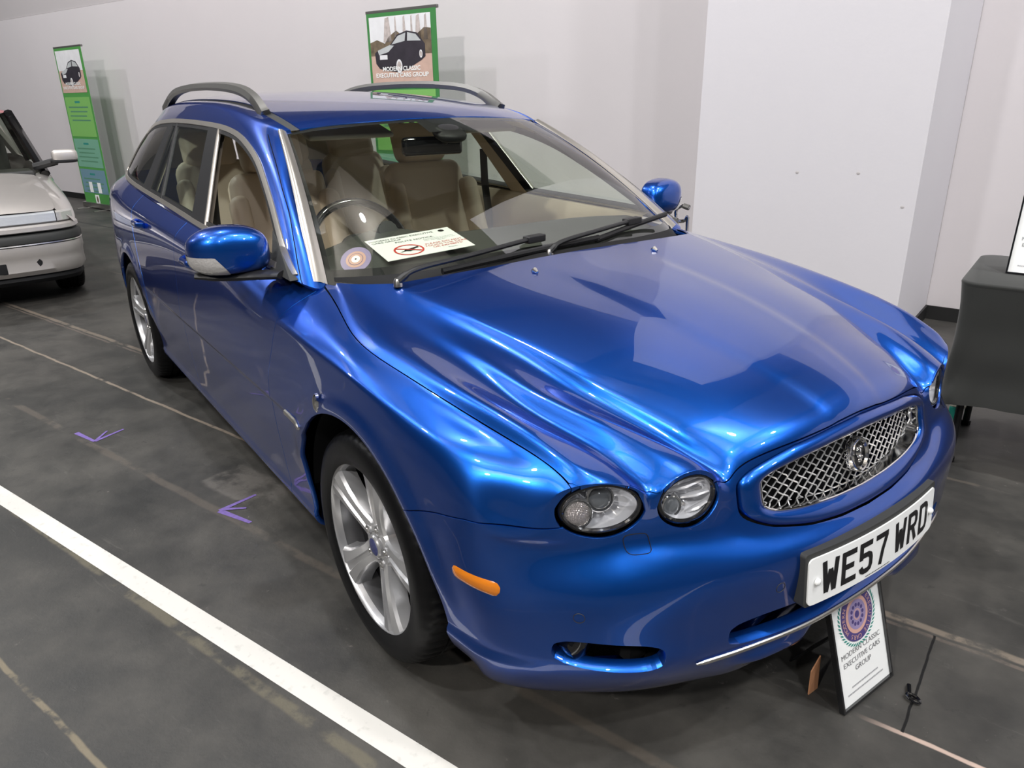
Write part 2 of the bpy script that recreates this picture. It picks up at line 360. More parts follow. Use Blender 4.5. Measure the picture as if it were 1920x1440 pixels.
# ================================================================== the blue estate car: body cage
CREASE = {}
def cc(V, F, lv, limit=True, uv=None, cre=None):
    me = bpy.data.meshes.new('c'); me.from_pydata([tuple(v) for v in V], [], [tuple(f) for f in F]); me.update()
    if cre:
        ca = me.attributes.new('crease_edge', 'FLOAT', 'EDGE'); 
        for e_ in me.edges:
            k_ = (min(e_.vertices), max(e_.vertices))
            if k_ in cre: ca.data[e_.index].value = cre[k_]
    if uv is not None:
        ul = me.uv_layers.new(name='uv'); vi = np.empty(len(me.loops), int); me.loops.foreach_get('vertex_index', vi)
        ul.data.foreach_set('uv', np.asarray(uv, float)[vi][:, :2].reshape(-1))
    o = bpy.data.objects.new('c', me); COL.objects.link(o)
    s = o.modifiers.new('s', 'SUBSURF'); s.levels = lv; s.render_levels = lv; s.use_limit_surface = limit; s.boundary_smooth = 'ALL'; s.uv_smooth = 'NONE'
    dg = bpy.context.evaluated_depsgraph_get(); dg.update(); e = o.evaluated_get(dg); m = e.to_mesh()
    n = len(m.vertices); P = np.empty(n*3); m.vertices.foreach_get('co', P); P = P.reshape(-1, 3)
    Fc = np.empty(len(m.loops), int); m.loops.foreach_get('vertex_index', Fc); Fc = Fc.reshape(-1, 4)
    U = None
    if uv is not None:
        U = np.empty(len(m.loops)*2); m.uv_layers[0].data.foreach_get('uv', U); U = U.reshape(-1, 4, 2)
    e.to_mesh_clear(); bpy.data.objects.remove(o); bpy.data.meshes.remove(me)
    return (P, Fc) if uv is None else (P, Fc, U)
def fit_cc(T, F, lv, uv, it=4, cre=None):
    """cage whose limit surface passes through the targets T"""
    T = np.array(T, float); V = T.copy(); n = len(T)
    for k in range(it):
        P, _ = cc(V, F, 1, True, None, cre); V += .85*(T - P[:n])
    return cc(V, F, lv, True, uv, cre)
def zsh(x): return np.interp(x, [-2.4, -1.9, -1.2, -.5, .2, .73, 1.1, 1.41, 1.6, 1.76, 1.86, 1.91], [.90, .885, .87, .86, .848, .832, .815, .799, .786, .774, .756, .735])
# columns: 0 centre, 1 crease, 2, 3 bulge edge, 4 valley, 5 inner lamp ridge, 6 valley, 7 outer lamp ridge, 8 bonnet gap, 9, 10 shoulder
R = []
R.append([(1.175,0,.958),(1.17,.205,.954),(1.15,.40,.946),(1.095,.585,.931),(1.068,.62,.928),(1.03,.652,.925),(.985,.682,.922),(.935,.705,.918),(.885,.722,.912),(.85,.80,.880),(.80,.868,.830)])
R.append([(1.38,0,.932),(1.375,.176,.927),(1.365,.36,.920),(1.35,.545,.899),(1.345,.587,.883),(1.33,.64,.873),(1.32,.69,.866),(1.262,.758,.872),(1.23,.797,.857),(1.22,.842,.842),(1.20,.875,.811)])
R.append([(1.61,0,.902),(1.60,.165,.897),(1.595,.335,.888),(1.585,.499,.856),(1.576,.541,.833),(1.553,.612,.838),(1.543,.655,.826),(1.475,.748,.847),(1.455,.792,.827),(1.44,.838,.814),(1.41,.872,.796)])
R.append([(1.80,0,.866),(1.795,.15,.860),(1.785,.31,.851),(1.76,.47,.819),(1.752,.512,.788),(1.722,.594,.806),(1.710,.637,.780),(1.655,.728,.823),(1.64,.771,.801),(1.62,.815,.788),(1.60,.858,.771)])
R.append([(1.965,0,.826),(1.96,.127,.819),(1.95,.27,.808),(1.93,.415,.771),(1.922,.455,.737),(1.885,.553,.784),(1.876,.600,.741),(1.828,.702,.796),(1.80,.742,.772),(1.78,.79,.763),(1.75,.840,.747)])
R.append([(2.075,0,.786),(2.07,.105,.778),(2.06,.24,.768),(2.03,.378,.736),(2.026,.417,.699),(1.995,.522,.754),(1.977,.582,.707),(1.935,.684,.763),(1.905,.718,.745),(1.885,.766,.730),(1.840,.822,.704)])
R.append([(2.133,0,.738),(2.13,.09,.733),(2.12,.22,.724),(2.09,.352,.700),(2.088,.398,.672),(2.062,.495,.720),(2.042,.590,.686),(2.003,.662,.728),(1.972,.710,.718),(1.932,.758,.690),(1.870,.808,.656)])
R.append([(2.140,0,.655),(2.138,.09,.652),(2.13,.22,.645),(2.113,.345,.632),(2.100,.405,.628),(2.085,.492,.662),(2.050,.582,.634),(2.012,.660,.665),(1.980,.710,.666),(1.944,.760,.652),(1.876,.814,.630)])
R.append([(2.165,0,.575),(2.163,.09,.575),(2.155,.22,.573),(2.137,.342,.570),(2.116,.412,.576),(2.092,.496,.598),(2.062,.574,.590),(2.020,.650,.603),(1.985,.704,.609),(1.944,.768,.613),(1.876,.819,.606)])
R.append([(2.190,0,.532),(2.188,.09,.533),(2.178,.22,.535),(2.152,.345,.542),(2.135,.42,.550),(2.113,.51,.562),(2.092,.588,.566),(2.057,.664,.572),(2.022,.728,.578),(1.965,.788,.582),(1.895,.839,.586)])
plan = [(2.214,0),(2.212,.09),(2.203,.22),(2.180,.35),(2.162,.43),(2.134,.528),(2.100,.607),(2.056,.676),(2.002,.732),(1.942,.782),(1.872,.824)]
def off(d, k=1.0): return [(x + d*(.3+.7*(1-abs(y)/.9)), y + d*min(1, abs(y)/.8)*k) for x, y in plan]
zr9 = [.532, .533, .536, .543, .551, .560, .563, .567, .573, .580, .586]; kr9 = [.8, .8, .85, .95, 1, 1, 1, 1, .9, .6, .08]
R[9] = [(a[0]*(1-k)+b[0]*k, a[1]*(1-k)+b[1]*k, z) for a, b, z, k in zip(plan, off(-.034), zr9, kr9)]
for d, z in ((.0, .512), (.007, .450), (.000, .37), (-.014, .29)): R.append([(x, y, z) for x, y in off(d)])
R.append([(2.135,0,.262),(2.135,.09,.260),(2.142,.22,.215),(2.125,.34,.192),(2.097,.41,.188),(2.058,.49,.184),(2.012,.575,.181),(1.960,.645,.180),(1.905,.705,.180),(1.85,.752,.182),(1.79,.79,.19)])
R.append([(x-.10+.03*y, y*.93, .175) for x, y, z in R[-1]])
NR, NC = 16, 11
Tv = []; Fq = []; pid = []; vid = {}
def addv(key, p):
    if key not in vid: vid[key] = len(Tv); Tv.append(p)
    return vid[key]
ZL = [0, .722, .655, .602, .545, .455, .365, .285, .205, .178]
YL = [.875, .887, .892, .894, .894, .889, .879, .866, .848, .74]
SX = [None, 1.845, 1.75, 1.60, 1.41, 1.20, .80, .45, .1, -.3, -.7, -1.05, -1.355, -1.65, -1.9, -2.1, -2.25, -2.36, -2.42, -2.445, -2.45]
def pf(x): return float(np.interp(x, [-2.45,-2.445,-2.42,-2.36,-2.25,-2.1,-1.9,-1.65,-1.355, 1.2, 1.41, 1.6, 1.75, 1.845], [0,.24,.47,.68,.83,.905,.945,.968,.98, .998, .994, .985, .968, .950]))
NS = len(SX)
for s in (1, -1):
    def fk(r, c): return ('F', r, c) if c == 0 else ('F', r, c, s)
    for r in range(NR):
        for c in range(NC):
            x, y, z = R[r][c]; addv(fk(r, c), (x, s*y, z))
    for r in range(NR-1):
        for c in range(NC-1):
            q = [addv(fk(r, c), 0), addv(fk(r, c+1), 0), addv(fk(r+1, c+1), 0), addv(fk(r+1, c), 0)]
            Fq.append(q if s < 0 else q[::-1]); pid.append(0)
    def sk(i, l):
        if i == 0: return fk(6+l, 10)
        if l == 0 and 1 <= i <= 6: return fk(6-i, 10)
        return ('S', i, l) if i == NS-1 else ('S', i, l, s)
    for i in range(NS):
        for l in range(10):
            k = sk(i, l)
            if k in vid: continue
            x = SX[i]; p = pf(x); tuck = 1.0
            if l >= 8 and x > 1.3: tuck = float(np.interp(x, [1.4, 1.75], [1, .95]))
            z = float(zsh(x)) if l == 0 else ZL[l] + (.01 if l < 3 and x < -1 else 0)
            if i == 1 and l > 0: x = [0, 1.836, 1.824, 1.812, 1.80, 1.80, 1.795, 1.785, 1.74, 1.68][l]
            if i == 2 and l > 0: x = [0, 1.74, 1.73, 1.715, 1.70, 1.70, 1.695, 1.685, 1.65, 1.60][l]
            if i in (1, 2) and l > 0: p = pf(x); tuck = float(np.interp(SX[i], [1.4, 1.80], [1, .955])) if l >= 8 else 1.0
            if i == 1 and 0 < l < 5: z = [0, .668, .632, .592, .54][l]
            if i == 2 and 0 < l < 4: z = [0, .702, .650, .600][l]
            if x < -2.0: x = x - [.0,.0,.0,.01,.03,.035,.03,.02,.0,-.1][l]*1.0
            addv(k, (x, s*YL[l]*p*tuck, z))
    for i in range(NS-1):
        for l in range(9):
            q = [vid[sk(i, l)], vid[sk(i+1, l)], vid[sk(i+1, l+1)], vid[sk(i, l+1)]]
            Fq.append(q if s < 0 else q[::-1]); pid.append(1)
    BEL = {7: (.803, .932), 8: (.803, .94), 9: (.797, .952), 10: (.79, .962), 11: (.782, .972), 12: (.772, .985), 13: (.758, 1.0), 14: (.725, 1.012), 15: (.675, 1.02), 16: (.61, 1.022), 17: (.50, 1.022), 18: (.34, 1.022), 19: (.17, 1.022), 20: (0, 1.022)}
    def uk(i, k):
        if i == 6: return fk(0, 8+k)
        if k == 2: return sk(i, 0)
        return ('U', i, k) if i == NS-1 else ('U', i, k, s)
    for i in range(7, NS):
        y, z = BEL[i]; x = SX[i] + (.02 if i > 14 else 0)
        ys = YL[0]*pf(SX[i]); zs = float(zsh(SX[i]))
        addv(uk(i, 0), (x, s*y, z)); addv(uk(i, 1), (SX[i], s*(y*.42+ys*.58+.006), z*.55+zs*.45+.004))
    for i in range(6, NS-1):
        for k in range(2):
            q = [vid[uk(i, k)], vid[uk(i+1, k)], vid[uk(i+1, k+1)], vid[uk(i, k+1)]]
            Fq.append(q if s < 0 else q[::-1]); pid.append(2)
uvT = np.zeros((len(Tv), 2))
for k, i in vid.items():
    uvT[i] = (k[2], k[1]) if k[0] == 'F' else (11, 0)
LV = 3
def ekey(a, b): return (min(a, b), max(a, b))
CR = {}
for s in (1, -1):
    for r in range(1, 6):
        CR[ekey(vid[('F', r-1, 3, s)], vid[('F', r, 3, s)])] = [.0, .35, .55, .6, .5, .4][r]
        CR[ekey(vid[('F', r-1, 10, s)], vid[('F', r, 10, s)])] = [.0, .55, .55, .45, .3, .15][r]
P, Fd, UVd = fit_cc(Tv, Fq, LV, uvT, 4, CR)
fpid = np.repeat(pid, 4**LV)
def smooth01(t): t = np.clip(t, 0, 1); return t*t*(3-2*t)
def face_normals(P, F):
    a, b, c, d = P[F[:, 0]], P[F[:, 1]], P[F[:, 2]], P[F[:, 3]]
    return np.cross(c-a, d-b)
def vnormals(P, F):
    fn = face_normals(P, F); N = np.zeros_like(P)
    for k in range(4): np.add.at(N, F[:, k], fn)
    return N/np.maximum(np.linalg.norm(N, axis=1), 1e-12)[:, None]
# small shape features on the dense skin -------------------------------------------------
AX_F, AX_R, WZ = 1.355, -1.355, .317
def sgn(y): return np.where(y < 0, -1., 1.)
N0 = vnormals(P, Fd)
x, y, z = P[:, 0].copy(), P[:, 1].copy(), P[:, 2].copy(); ay = np.abs(y)
side = smooth01((ay-.70)/.08)*smooth01((2.0-x)/.15)
disp = np.zeros(len(P))
for ax, R0 in ((AX_F, .372), (AX_R, .362)):            # wheel arch lips
    d = np.hypot(x-ax, (z-WZ))
    disp += .011*np.exp(-((d-R0-.012)/.030)**2)*side*smooth01((z-.30)/.16)
# waist rub line and sill step
w_ = side*smooth01((1.03-x)/.05)*smooth01((x+1.02)/.05)
disp += -.006*smooth01((.566-z)/.010)*smooth01((z-.30)/.1)*w_
disp += .005*smooth01((.262-z)/.014)*smooth01((x+1.1)/.1)*smooth01((1.1-x)/.1)*side
disp += .010*smooth01((.312-z)/.012)*(1-smooth01((x-1.80)/.20))*(x > 1.6)*(ay > .6)          # lower bumper step behind the corner
disp += .016*np.exp(-((z-.262)/.017)**2)*smooth01((.42-ay)/.10)*smooth01((ay-.13)/.08)*(x > 1.9)                 # chin ridge
P = P + N0*disp[:, None]
# rounded brows over the four lamps, running back into the bonnet flutes
vu = np.zeros(len(P)); vv = np.full(len(P), 99.); isF0 = fpid == 0
vu[Fd[isF0].ravel()] = UVd[isF0][:, :, 0].ravel(); vv[Fd[isF0].ravel()] = UVd[isF0][:, :, 1].ravel()
for (Cx, Ca, Cz, a_, b_, rg, sl_) in ((2.012, .660, .668, .078, .0505, [(1.80, .695), (1.95, .668), (2.02, .658)], .42), (2.087, .492, .664, .064, .048, [(1.80, .562), (1.95, .528), (2.06, .494)], .42)):
    xx, aa, zz = P[:, 0], np.abs(P[:, 1]), P[:, 2]
    ac = np.interp(xx, [r[0] for r in rg], [r[1] for r in rg]); u_ = (aa-ac)/.92; xf = Cx-.004+(Ca-aa)*.48
    back = xf-xx; grow_ = np.clip(back, 0, .2)
    zr = Cz+(b_+.010)*np.sqrt(np.clip(1-(u_/(a_+.012))**2, 0, 1))+sl_*np.clip(back, 0, 1)-.5*np.clip(back, 0, 1)**2 - .35*np.clip(-back, 0, 1)
    wgt = (1-smooth01((back-.05)/.17))*smooth01((back+.05)/.03)*(np.abs(u_) < a_+.011)*(1-smooth01((aa-.725)/.045))*(vv < 6.6)*(zz > .62)
    kk = .004; znew = .5*(zz+zr+np.sqrt((zz-zr)**2+4*kk*kk))
    P[:, 2] = np.where(wgt > 0, zz*(1-wgt)+znew*wgt, zz)
# crisp bonnet creases
for ax_, h_ in ((1., .0055),):
    xx, aa = P[:, 0], np.abs(P[:, 1]); ccx = np.interp(xx, [1.175, 1.375, 1.6, 1.8, 1.96, 2.07, 2.13], [.205, .176, .165, .15, .127, .105, .09])
    m_ = (vv < 6.2)*smooth01((xx-1.2)/.25)*(1-smooth01((xx-2.06)/.07)*.6)
    P[:, 2] += m_*h_*smooth01((ccx+.012-aa)/.024)
# blend the wing corner where the side and front grids meet
def relax(mask, it, w=.6):
    for _ in range(it):
        S_ = np.zeros_like(P); C_ = np.zeros(len(P))
        for k in range(4):
            a_i = Fd[:, k]; b_i = Fd[:, (k+1) % 4]
            np.add.at(S_, a_i, P[b_i]); np.add.at(C_, a_i, 1); np.add.at(S_, b_i, P[a_i]); np.add.at(C_, b_i, 1)
        L_ = S_/C_[:, None]-P; P[:] = P+L_*(w*mask)[:, None]
dist_c = np.sqrt(((P[:, 0]-1.855)/1.3)**2+((np.abs(P[:, 1])-.815)/1.0)**2+((P[:, 2]-.70)/1.0)**2)
relax(1-smooth01((dist_c-.05)/.07), 14)
# light smoothing of the brow edges
nb_s = np.zeros_like(P); nb_c = np.zeros(len(P))
sm_mask = (vv < 6.4) & (P[:, 0] > 1.78) & (np.abs(P[:, 1]) > .38) & (np.abs(P[:, 1]) < .8)
for _ in range(3):
    nb_s[:] = 0; nb_c[:] = 0
    for k in range(4):
        a_i = Fd[:, k]; b_i = Fd[:, (k+1) % 4]
        np.add.at(nb_s, a_i, P[b_i]); np.add.at(nb_c, a_i, 1); np.add.at(nb_s, b_i, P[a_i]); np.add.at(nb_c, b_i, 1)
    P[sm_mask] = .5*P[sm_mask]+.5*(nb_s[sm_mask]/nb_c[sm_mask][:, None])
Nrm = vnormals(P, Fd)
# clipping machinery ----------------------------------------------------------------------
def clip_mesh(VD, F, corner_g):
    """VD (n,k) vertex data, F list of vertex tuples, corner_g list of per-corner values; keeps g>0"""
    out = []; cache = {}; new = []; n0 = len(VD)
    for f, g in zip(F, corner_g):
        m = len(f); pos = [v > 0 for v in g]
        if all(pos): out.append(f); continue
        if not any(pos): continue
        poly = []
        for i in range(m):
            j = (i+1) % m; a, b = f[i], f[j]
            if pos[i]: poly.append(a)
            if pos[i] != pos[j]:
                k = (a, b) if a < b else (b, a)
                if k not in cache:
                    t = g[i]/(g[i]-g[j]); cache[k] = n0+len(new); new.append(VD[a]*(1-t)+VD[b]*t)
                poly.append(cache[k])
        if len(poly) > 2: out.append(tuple(poly))
    if new: VD = np.vstack([VD, np.array(new)])
    return VD, out
def panel(name, mat, parent, P, Nn, F, gs, cg=None, flange=.014, lift=0., double=False, ffun=None):
    """cut a panel out of the skin. cg: (nF,4) values for the column/row cut, gs: functions of position"""
    VD = np.hstack([P, Nn]); Fl = [tuple(f) for f in F]
    if cg is not None: VD, Fl = clip_mesh(VD, Fl, cg.tolist())
    for g in gs:
        if not Fl: break
        gv = g(VD[:, 0], VD[:, 1], VD[:, 2])
        VD, Fl = clip_mesh(VD, Fl, [[gv[i] for i in f] for f in Fl])
    used = sorted({i for f in Fl for i in f}); mp = {v: k for k, v in enumerate(used)}
    V = VD[used]; Fl = [tuple(mp[i] for i in f) for f in Fl]
    p = V[:, :3]; nn = V[:, 3:6]; nn = nn/np.maximum(np.linalg.norm(nn, axis=1), 1e-9)[:, None]
    if lift: p = p+nn*lift
    cnt = {}
    for f in Fl:
        for i in range(len(f)):
            a, b = f[i], f[(i+1) % len(f)]; k = (min(a, b), max(a, b)); cnt[k] = cnt.get(k, []) + [(a, b)]
    Vs = [tuple(q) for q in p]; Ns = [tuple(q) for q in nn]; Fs = list(Fl)
    if flange:
        for k, e in cnt.items():
            if len(e) != 1: continue
            a, b = e[0]
            pa, pb = p[a], p[b]; fl_ = flange if ffun is None else ffun(pa); qa = pa-nn[a]*fl_; qb = pb-nn[b]*fl_
            w = np.cross(pb-pa, nn[a]); l = np.linalg.norm(w)
            if l < 1e-9: continue
            w = w/l; i0 = len(Vs)
            # small rolled edge: first ring keeps the face normal, then turns outwards
            Vs += [tuple(pa), tuple(pb), tuple(qb), tuple(qa)]; Ns += [tuple(.5*nn[a]+.86*w), tuple(.5*nn[b]+.86*w), tuple(w), tuple(w)]
            Fs.append((i0, i0+3, i0+2, i0+1))
    return mesh_obj(name, Vs, Fs, mat, parent, normals=Ns)
# lamps, grille, seams (x forward, a = |y|) --------------------------------------------------
GAP = .0016
LO = dict(C=(2.012, .660, .668), t=(.45, -.89), a=.078, b=.0505)
LI = dict(C=(2.087, .492, .664), t=(.30, -.954), a=.064, b=.0480)
def lampd(L, x, y, z, k=1.0, grow=0.):
    tx, ty = L['t']; l = math.hypot(tx, ty); tx /= l; ty /= l
    u = (x-L['C'][0])*tx + (np.abs(y)-L['C'][1])*ty; w = (z-L['C'][2])
    a, b = L['a']+grow, L['b']+grow
    r = np.hypot(u/a, w/b); far = np.where(x > 1.75, 0, 1)
    return (r-1)*b + far*1.0
def lampn(L, x, y):
    tx, ty = L['t']; l = math.hypot(tx, ty)
    return -(x-L['C'][0])*ty/l + (np.abs(y)-L['C'][1])*tx/l
def grd(x, y, z, grow=0.):
    """signed distance outside the grille frame outline (front view)"""
    a = np.abs(y); zt = .722-.10*a*a/.12*.3+.004; zt = np.interp(a, [0, .09, .22, .33, .5], [.7325, .7275, .7175, .698, .66]); zb = np.interp(a, [0, .1, .2, .3, .36, .5], [.534, .537, .545, .560, .575, .60])
    zc = (zt+zb)/2; hz = (zt-zb)/2; n = 5.0
    rr = (np.abs(a/.362)**n + np.abs((z-zc)/hz)**n)**(1/n)
    return (rr-1)*.09 - grow + np.where(x < 1.95, 1, 0)
def zgap(x): return np.interp(x, [1.50, 1.59, 1.735, 1.82, 1.90, 1.98, 2.02], [.545, .560, .608, .628, .632, .637, .640])
def xdoor(z): return np.interp(z, [.18, .3, .55, .64, .757, .86, .93], [.80, .785, .785, .795, .857, .90, .915])
def xb(z): return np.interp(z, [.18, .6, .96], [-.30, -.30, -.30])
def xrear(z): return np.interp(z, [.2, .3, .45, .62, .70, .85, 1.0], [-.93, -.955, -.985, -1.035, -1.08, -1.14, -1.19])
def arch(x, y, z): return np.minimum(np.hypot(x-AX_F, np.maximum(z-WZ, -.0) + 0*z) - .372 + np.where(z < WZ, np.abs(0*z), 0), np.hypot(x-AX_R, np.maximum(z-WZ, 0)) - .362)
U8 = UVd[:, :, 0]; V8 = UVd[:, :, 1]
isF = fpid == 0; isS = fpid == 1; isU = fpid == 2
car = empty('estate_car', 'bright blue metallic estate car with round twin headlamps, mesh grille and silver roof rails', 'car')
# bonnet
f_ = isF & (U8.max(1) <= 8.001)
vlim = lambda U: 6+.75*np.exp(-((U-4.98)/.68)**8)+.75*np.exp(-((U-7.06)/.74)**8)
cg = np.minimum((8-U8[f_])*.05, (vlim(U8[f_])-V8[f_])*.06)-GAP
panel('bonnet', 'paint', car, P, Nrm, Fd[f_], [lambda x, y, z: np.maximum(lampd(LO, x, y, z, grow=.006), -.05-lampn(LO, x, y)), lambda x, y, z: np.maximum(lampd(LI, x, y, z, grow=.006), -.05-lampn(LI, x, y)), lambda x, y, z: grd(x, y, z, .003)], cg, flange=.005)
# wings (fenders)
for s in (-1, 1):
    sel = (P[Fd][:, :, 1].mean(1)*s > 0)
    f_ = sel & ((isF & (U8.min(1) >= 7.999) & (V8.max(1) <= 9.001)) | isS | isU)
    cgv = np.where((isF[f_])[:, None], (U8[f_]-8)*.05-GAP, 1.0)
    panel('front_wing', 'paint', car, P, Nrm, Fd[f_], [
        lambda x, y, z: x-xdoor(z)-GAP, lambda x, y, z: np.where(x > 1.355, z-zgap(x)-GAP, 1.0),
        lambda x, y, z: np.minimum(np.hypot(x-AX_F, z-WZ)-.372, 1) if False else np.where(z > WZ, np.hypot(x-AX_F, z-WZ)-.372, np.abs(x-AX_F)-.372),
        lambda x, y, z: np.where(x > 1.355, 1, z-.235),
        lambda x, y, z: lampd(LO, x, y, z, grow=.013)], cgv)
    # sills
    f_ = sel & isS
    panel('sill', 'paint', car, P, Nrm, Fd[f_], [lambda x, y, z: .2325-z, lambda x, y, z: np.abs(x-AX_F)-.372, lambda x, y, z: np.abs(x-AX_R)-.362, lambda x, y, z: 1.1-x, lambda x, y, z: x+1.2])
    f_ = sel & (isS | isU | (isF & (U8.min(1) >= 7.999) & (V8.max(1) <= 1.001)))
    panel('front_door', 'paint', car, P, Nrm, Fd[f_], [lambda x, y, z: xdoor(z)-GAP-x, lambda x, y, z: x-xb(z)-GAP, lambda x, y, z: z-.2355])
    panel('rear_door', 'paint', car, P, Nrm, Fd[f_], [lambda x, y, z: xb(z)-GAP-x, lambda x, y, z: x-xrear(z)-GAP, lambda x, y, z: z-.2355,
        lambda x, y, z: np.where(z > WZ, np.hypot(x-AX_R, z-WZ)-.40, np.abs(x-AX_R)-.40)])
    panel('rear_quarter_panel', 'paint', car, P, Nrm, Fd[f_], [lambda x, y, z: xrear(z)-GAP-x if False else np.maximum(np.minimum(xrear(z)-GAP-x, 1), (.397-np.where(z > WZ, np.hypot(x-AX_R, z-WZ), np.abs(x-AX_R)))*np.where(x < -.9, 1, 0)-.0*x),
        lambda x, y, z: np.where(z > WZ, np.hypot(x-AX_R, z-WZ)-.362, np.abs(x-AX_R)-.362), lambda x, y, z: np.where(x < -1.6, z-.56, z-.2355)])
# front bumper
f_ = isF | (isS & (P[Fd][:, :, 0].mean(1) > 1.355))
Uf, Vf = U8[f_], V8[f_]; Xf = P[Fd[f_]]
inner = (Uf.max(1) <= 8.001) & isF[f_]
cgv = np.where(inner[:, None], (Vf-vlim(Uf))*.06-GAP, zgap(Xf[:, :, 0])-GAP-Xf[:, :, 2])
def fog(x, y, z, g=0.):
    a = np.abs(y); u = a-.662; w = z-(.352+.012*(a-.655)/.1)
    hw = .092+g; hz = .036+g+.0*u
    return ((np.abs(u/hw)**3.2+np.abs(w/hz)**3.2)**(1/3.2)-1)*.05 + np.where(x < 1.7, 1, 0)
def intake(x, y, z, g=0.):
    a = np.abs(y); w = z-(.345+.05*a*a)
    return ((np.abs(a/(.43+g))**8+np.abs(w/(.036+g))**4)**(1/5.)-1)*.06 + np.where(x < 1.9, 1, 0)
bumper = panel('front_bumper', 'paint', car, P, Nrm, Fd[f_], [
    lambda x, y, z: lampd(LO, x, y, z, grow=.010), lambda x, y, z: lampd(LI, x, y, z, grow=.009), lambda x, y, z: grd(x, y, z, .003),
    lambda x, y, z: np.where(z > WZ, np.hypot(x-AX_F, z-WZ)-.372, x-AX_F-.372-.35*(WZ-z)*0-.0), lambda x, y, z: fog(x, y, z), lambda x, y, z: intake(x, y, z)], cgv, flange=.03, ffun=lambda q: .032 if q[2] < .45 and q[0] > 1.9 else .007)
f_ = isS
panel('rear_bumper', 'paint', car, P, Nrm, Fd[f_], [lambda x, y, z: .557-z, lambda x, y, z: -1.6-x, lambda x, y, z: np.where(z > WZ, np.hypot(x-AX_R, z-WZ)-.362, np.abs(x-AX_R)-.362)])

# ================================================================== greenhouse
HS = [  # stations from the windscreen edge to the tail; per station 8 points belt .. roof centre (x, a, z)
 [(.905,.722,.912),(.715,.682,1.038),(.49,.632,1.170),(.315,.580,1.262),(.245,.553,1.300),(.262,.522,1.309),(.325,.30,1.328),(.345,0,1.336)],
 [(.865,.785,.922),(.66,.728,1.060),(.42,.672,1.186),(.20,.622,1.282),(.12,.585,1.325),(.13,.530,1.342),(.20,.30,1.362),(.22,0,1.372)],
 [(.62,.803,.931),(.44,.752,1.04),(.22,.692,1.168),(-.02,.628,1.292),(-.08,.585,1.345),(-.07,.520,1.370),(-.03,.30,1.392),(-.02,0,1.402)],
 [(.10,.802,.940),(-.02,.75,1.045),(-.15,.688,1.172),(-.28,.618,1.306),(-.32,.575,1.360),(-.32,.512,1.392),(-.32,.30,1.414),(-.32,0,1.424)],
 [(-.38,.794,.954),(-.43,.745,1.052),(-.49,.685,1.174),(-.56,.612,1.316),(-.58,.568,1.370),(-.58,.508,1.404),(-.58,.30,1.427),(-.58,0,1.437)],
 [(-.80,.785,.965),(-.82,.738,1.06),(-.85,.678,1.18),(-.88,.608,1.318),(-.88,.563,1.374),(-.88,.504,1.408),(-.88,.30,1.431),(-.88,0,1.441)],
 [(-1.22,.776,.980),(-1.22,.728,1.07),(-1.22,.668,1.185),(-1.22,.598,1.314),(-1.22,.553,1.370),(-1.22,.496,1.405),(-1.22,.30,1.430),(-1.22,0,1.440)],
 [(-1.62,.760,.998),(-1.61,.712,1.085),(-1.60,.652,1.188),(-1.58,.582,1.298),(-1.56,.538,1.352),(-1.56,.484,1.388),(-1.56,.29,1.414),(-1.56,0,1.425)],
 [(-1.95,.718,1.012),(-1.92,.672,1.09),(-1.88,.610,1.190),(-1.82,.540,1.282),(-1.80,.500,1.330),(-1.80,.452,1.366),(-1.82,.27,1.393),(-1.83,0,1.404)],
 [(-2.17,.650,1.022),(-2.12,.605,1.095),(-2.05,.548,1.190),(-1.97,.486,1.272),(-1.95,.450,1.312),(-1.96,.408,1.342),(-2.0,.25,1.366),(-2.02,0,1.376)],
 [(-2.34,.50,1.022),(-2.28,.465,1.10),(-2.19,.42,1.195),(-2.10,.375,1.265),(-2.07,.35,1.298),(-2.07,.32,1.322),(-2.11,.20,1.345),(-2.13,0,1.352)],
 [(-2.43,.24,1.022),(-2.36,.225,1.10),(-2.26,.205,1.195),(-2.18,.185,1.258),(-2.15,.172,1.285),(-2.15,.158,1.303),(-2.17,.10,1.318),(-2.18,0,1.322)],
]
Tv2 = []; F2 = []; uv2 = []; id2 = {}
for s in (-1, 1):
    for i, st in enumerate(HS):
        for c, (x, y, z) in enumerate(st):
            k = (i, c) if c == 7 else (i, c, s)
            if k not in id2: id2[k] = len(Tv2); Tv2.append((x, s*y, z)); uv2.append((c, i))
    g = lambda i, c: id2[(i, c) if c == 7 else (i, c, s)]
    for i in range(len(HS)-1):
        for c in range(7):
            q = [g(i, c), g(i, c+1), g(i+1, c+1), g(i+1, c)]
            F2.append(q if s > 0 else q[::-1])
P2, Fd2, UV2 = fit_cc(Tv2, F2, 3, uv2)
N2 = vnormals(P2, Fd2)
# make sure normals look outwards
c_ = P2-np.array([-.8, 0, 1.0]); 
if (c_*N2).sum() < 0: N2 = -N2; Fd2 = Fd2[:, ::-1]; UV2 = UV2[:, ::-1]
c_ = P-np.array([0, 0, .6])
if (c_*Nrm).sum() < 0: print('LOWER SKIN NORMALS FLIPPED')
DLO = catmull([(.850,.935),(.754,.983),(.653,1.038),(.538,1.102),(.415,1.163),(.292,1.218),(.165,1.258),(.008,1.292),(-.167,1.311),(-.387,1.321),(-.741,1.327),(-1.10,1.325),(-1.42,1.311),(-1.62,1.287),(-1.77,1.247),(-1.865,1.185),(-1.915,1.10),(-1.93,1.045),(-1.895,1.022)], 5)
belt = catmull([(-1.80,1.012),(-1.60,1.004),(-1.18,.988),(-.524,.968),(-.09,.953),(.45,.944),(.75,.936)], 4)
DLOp = np.vstack([DLO, belt])
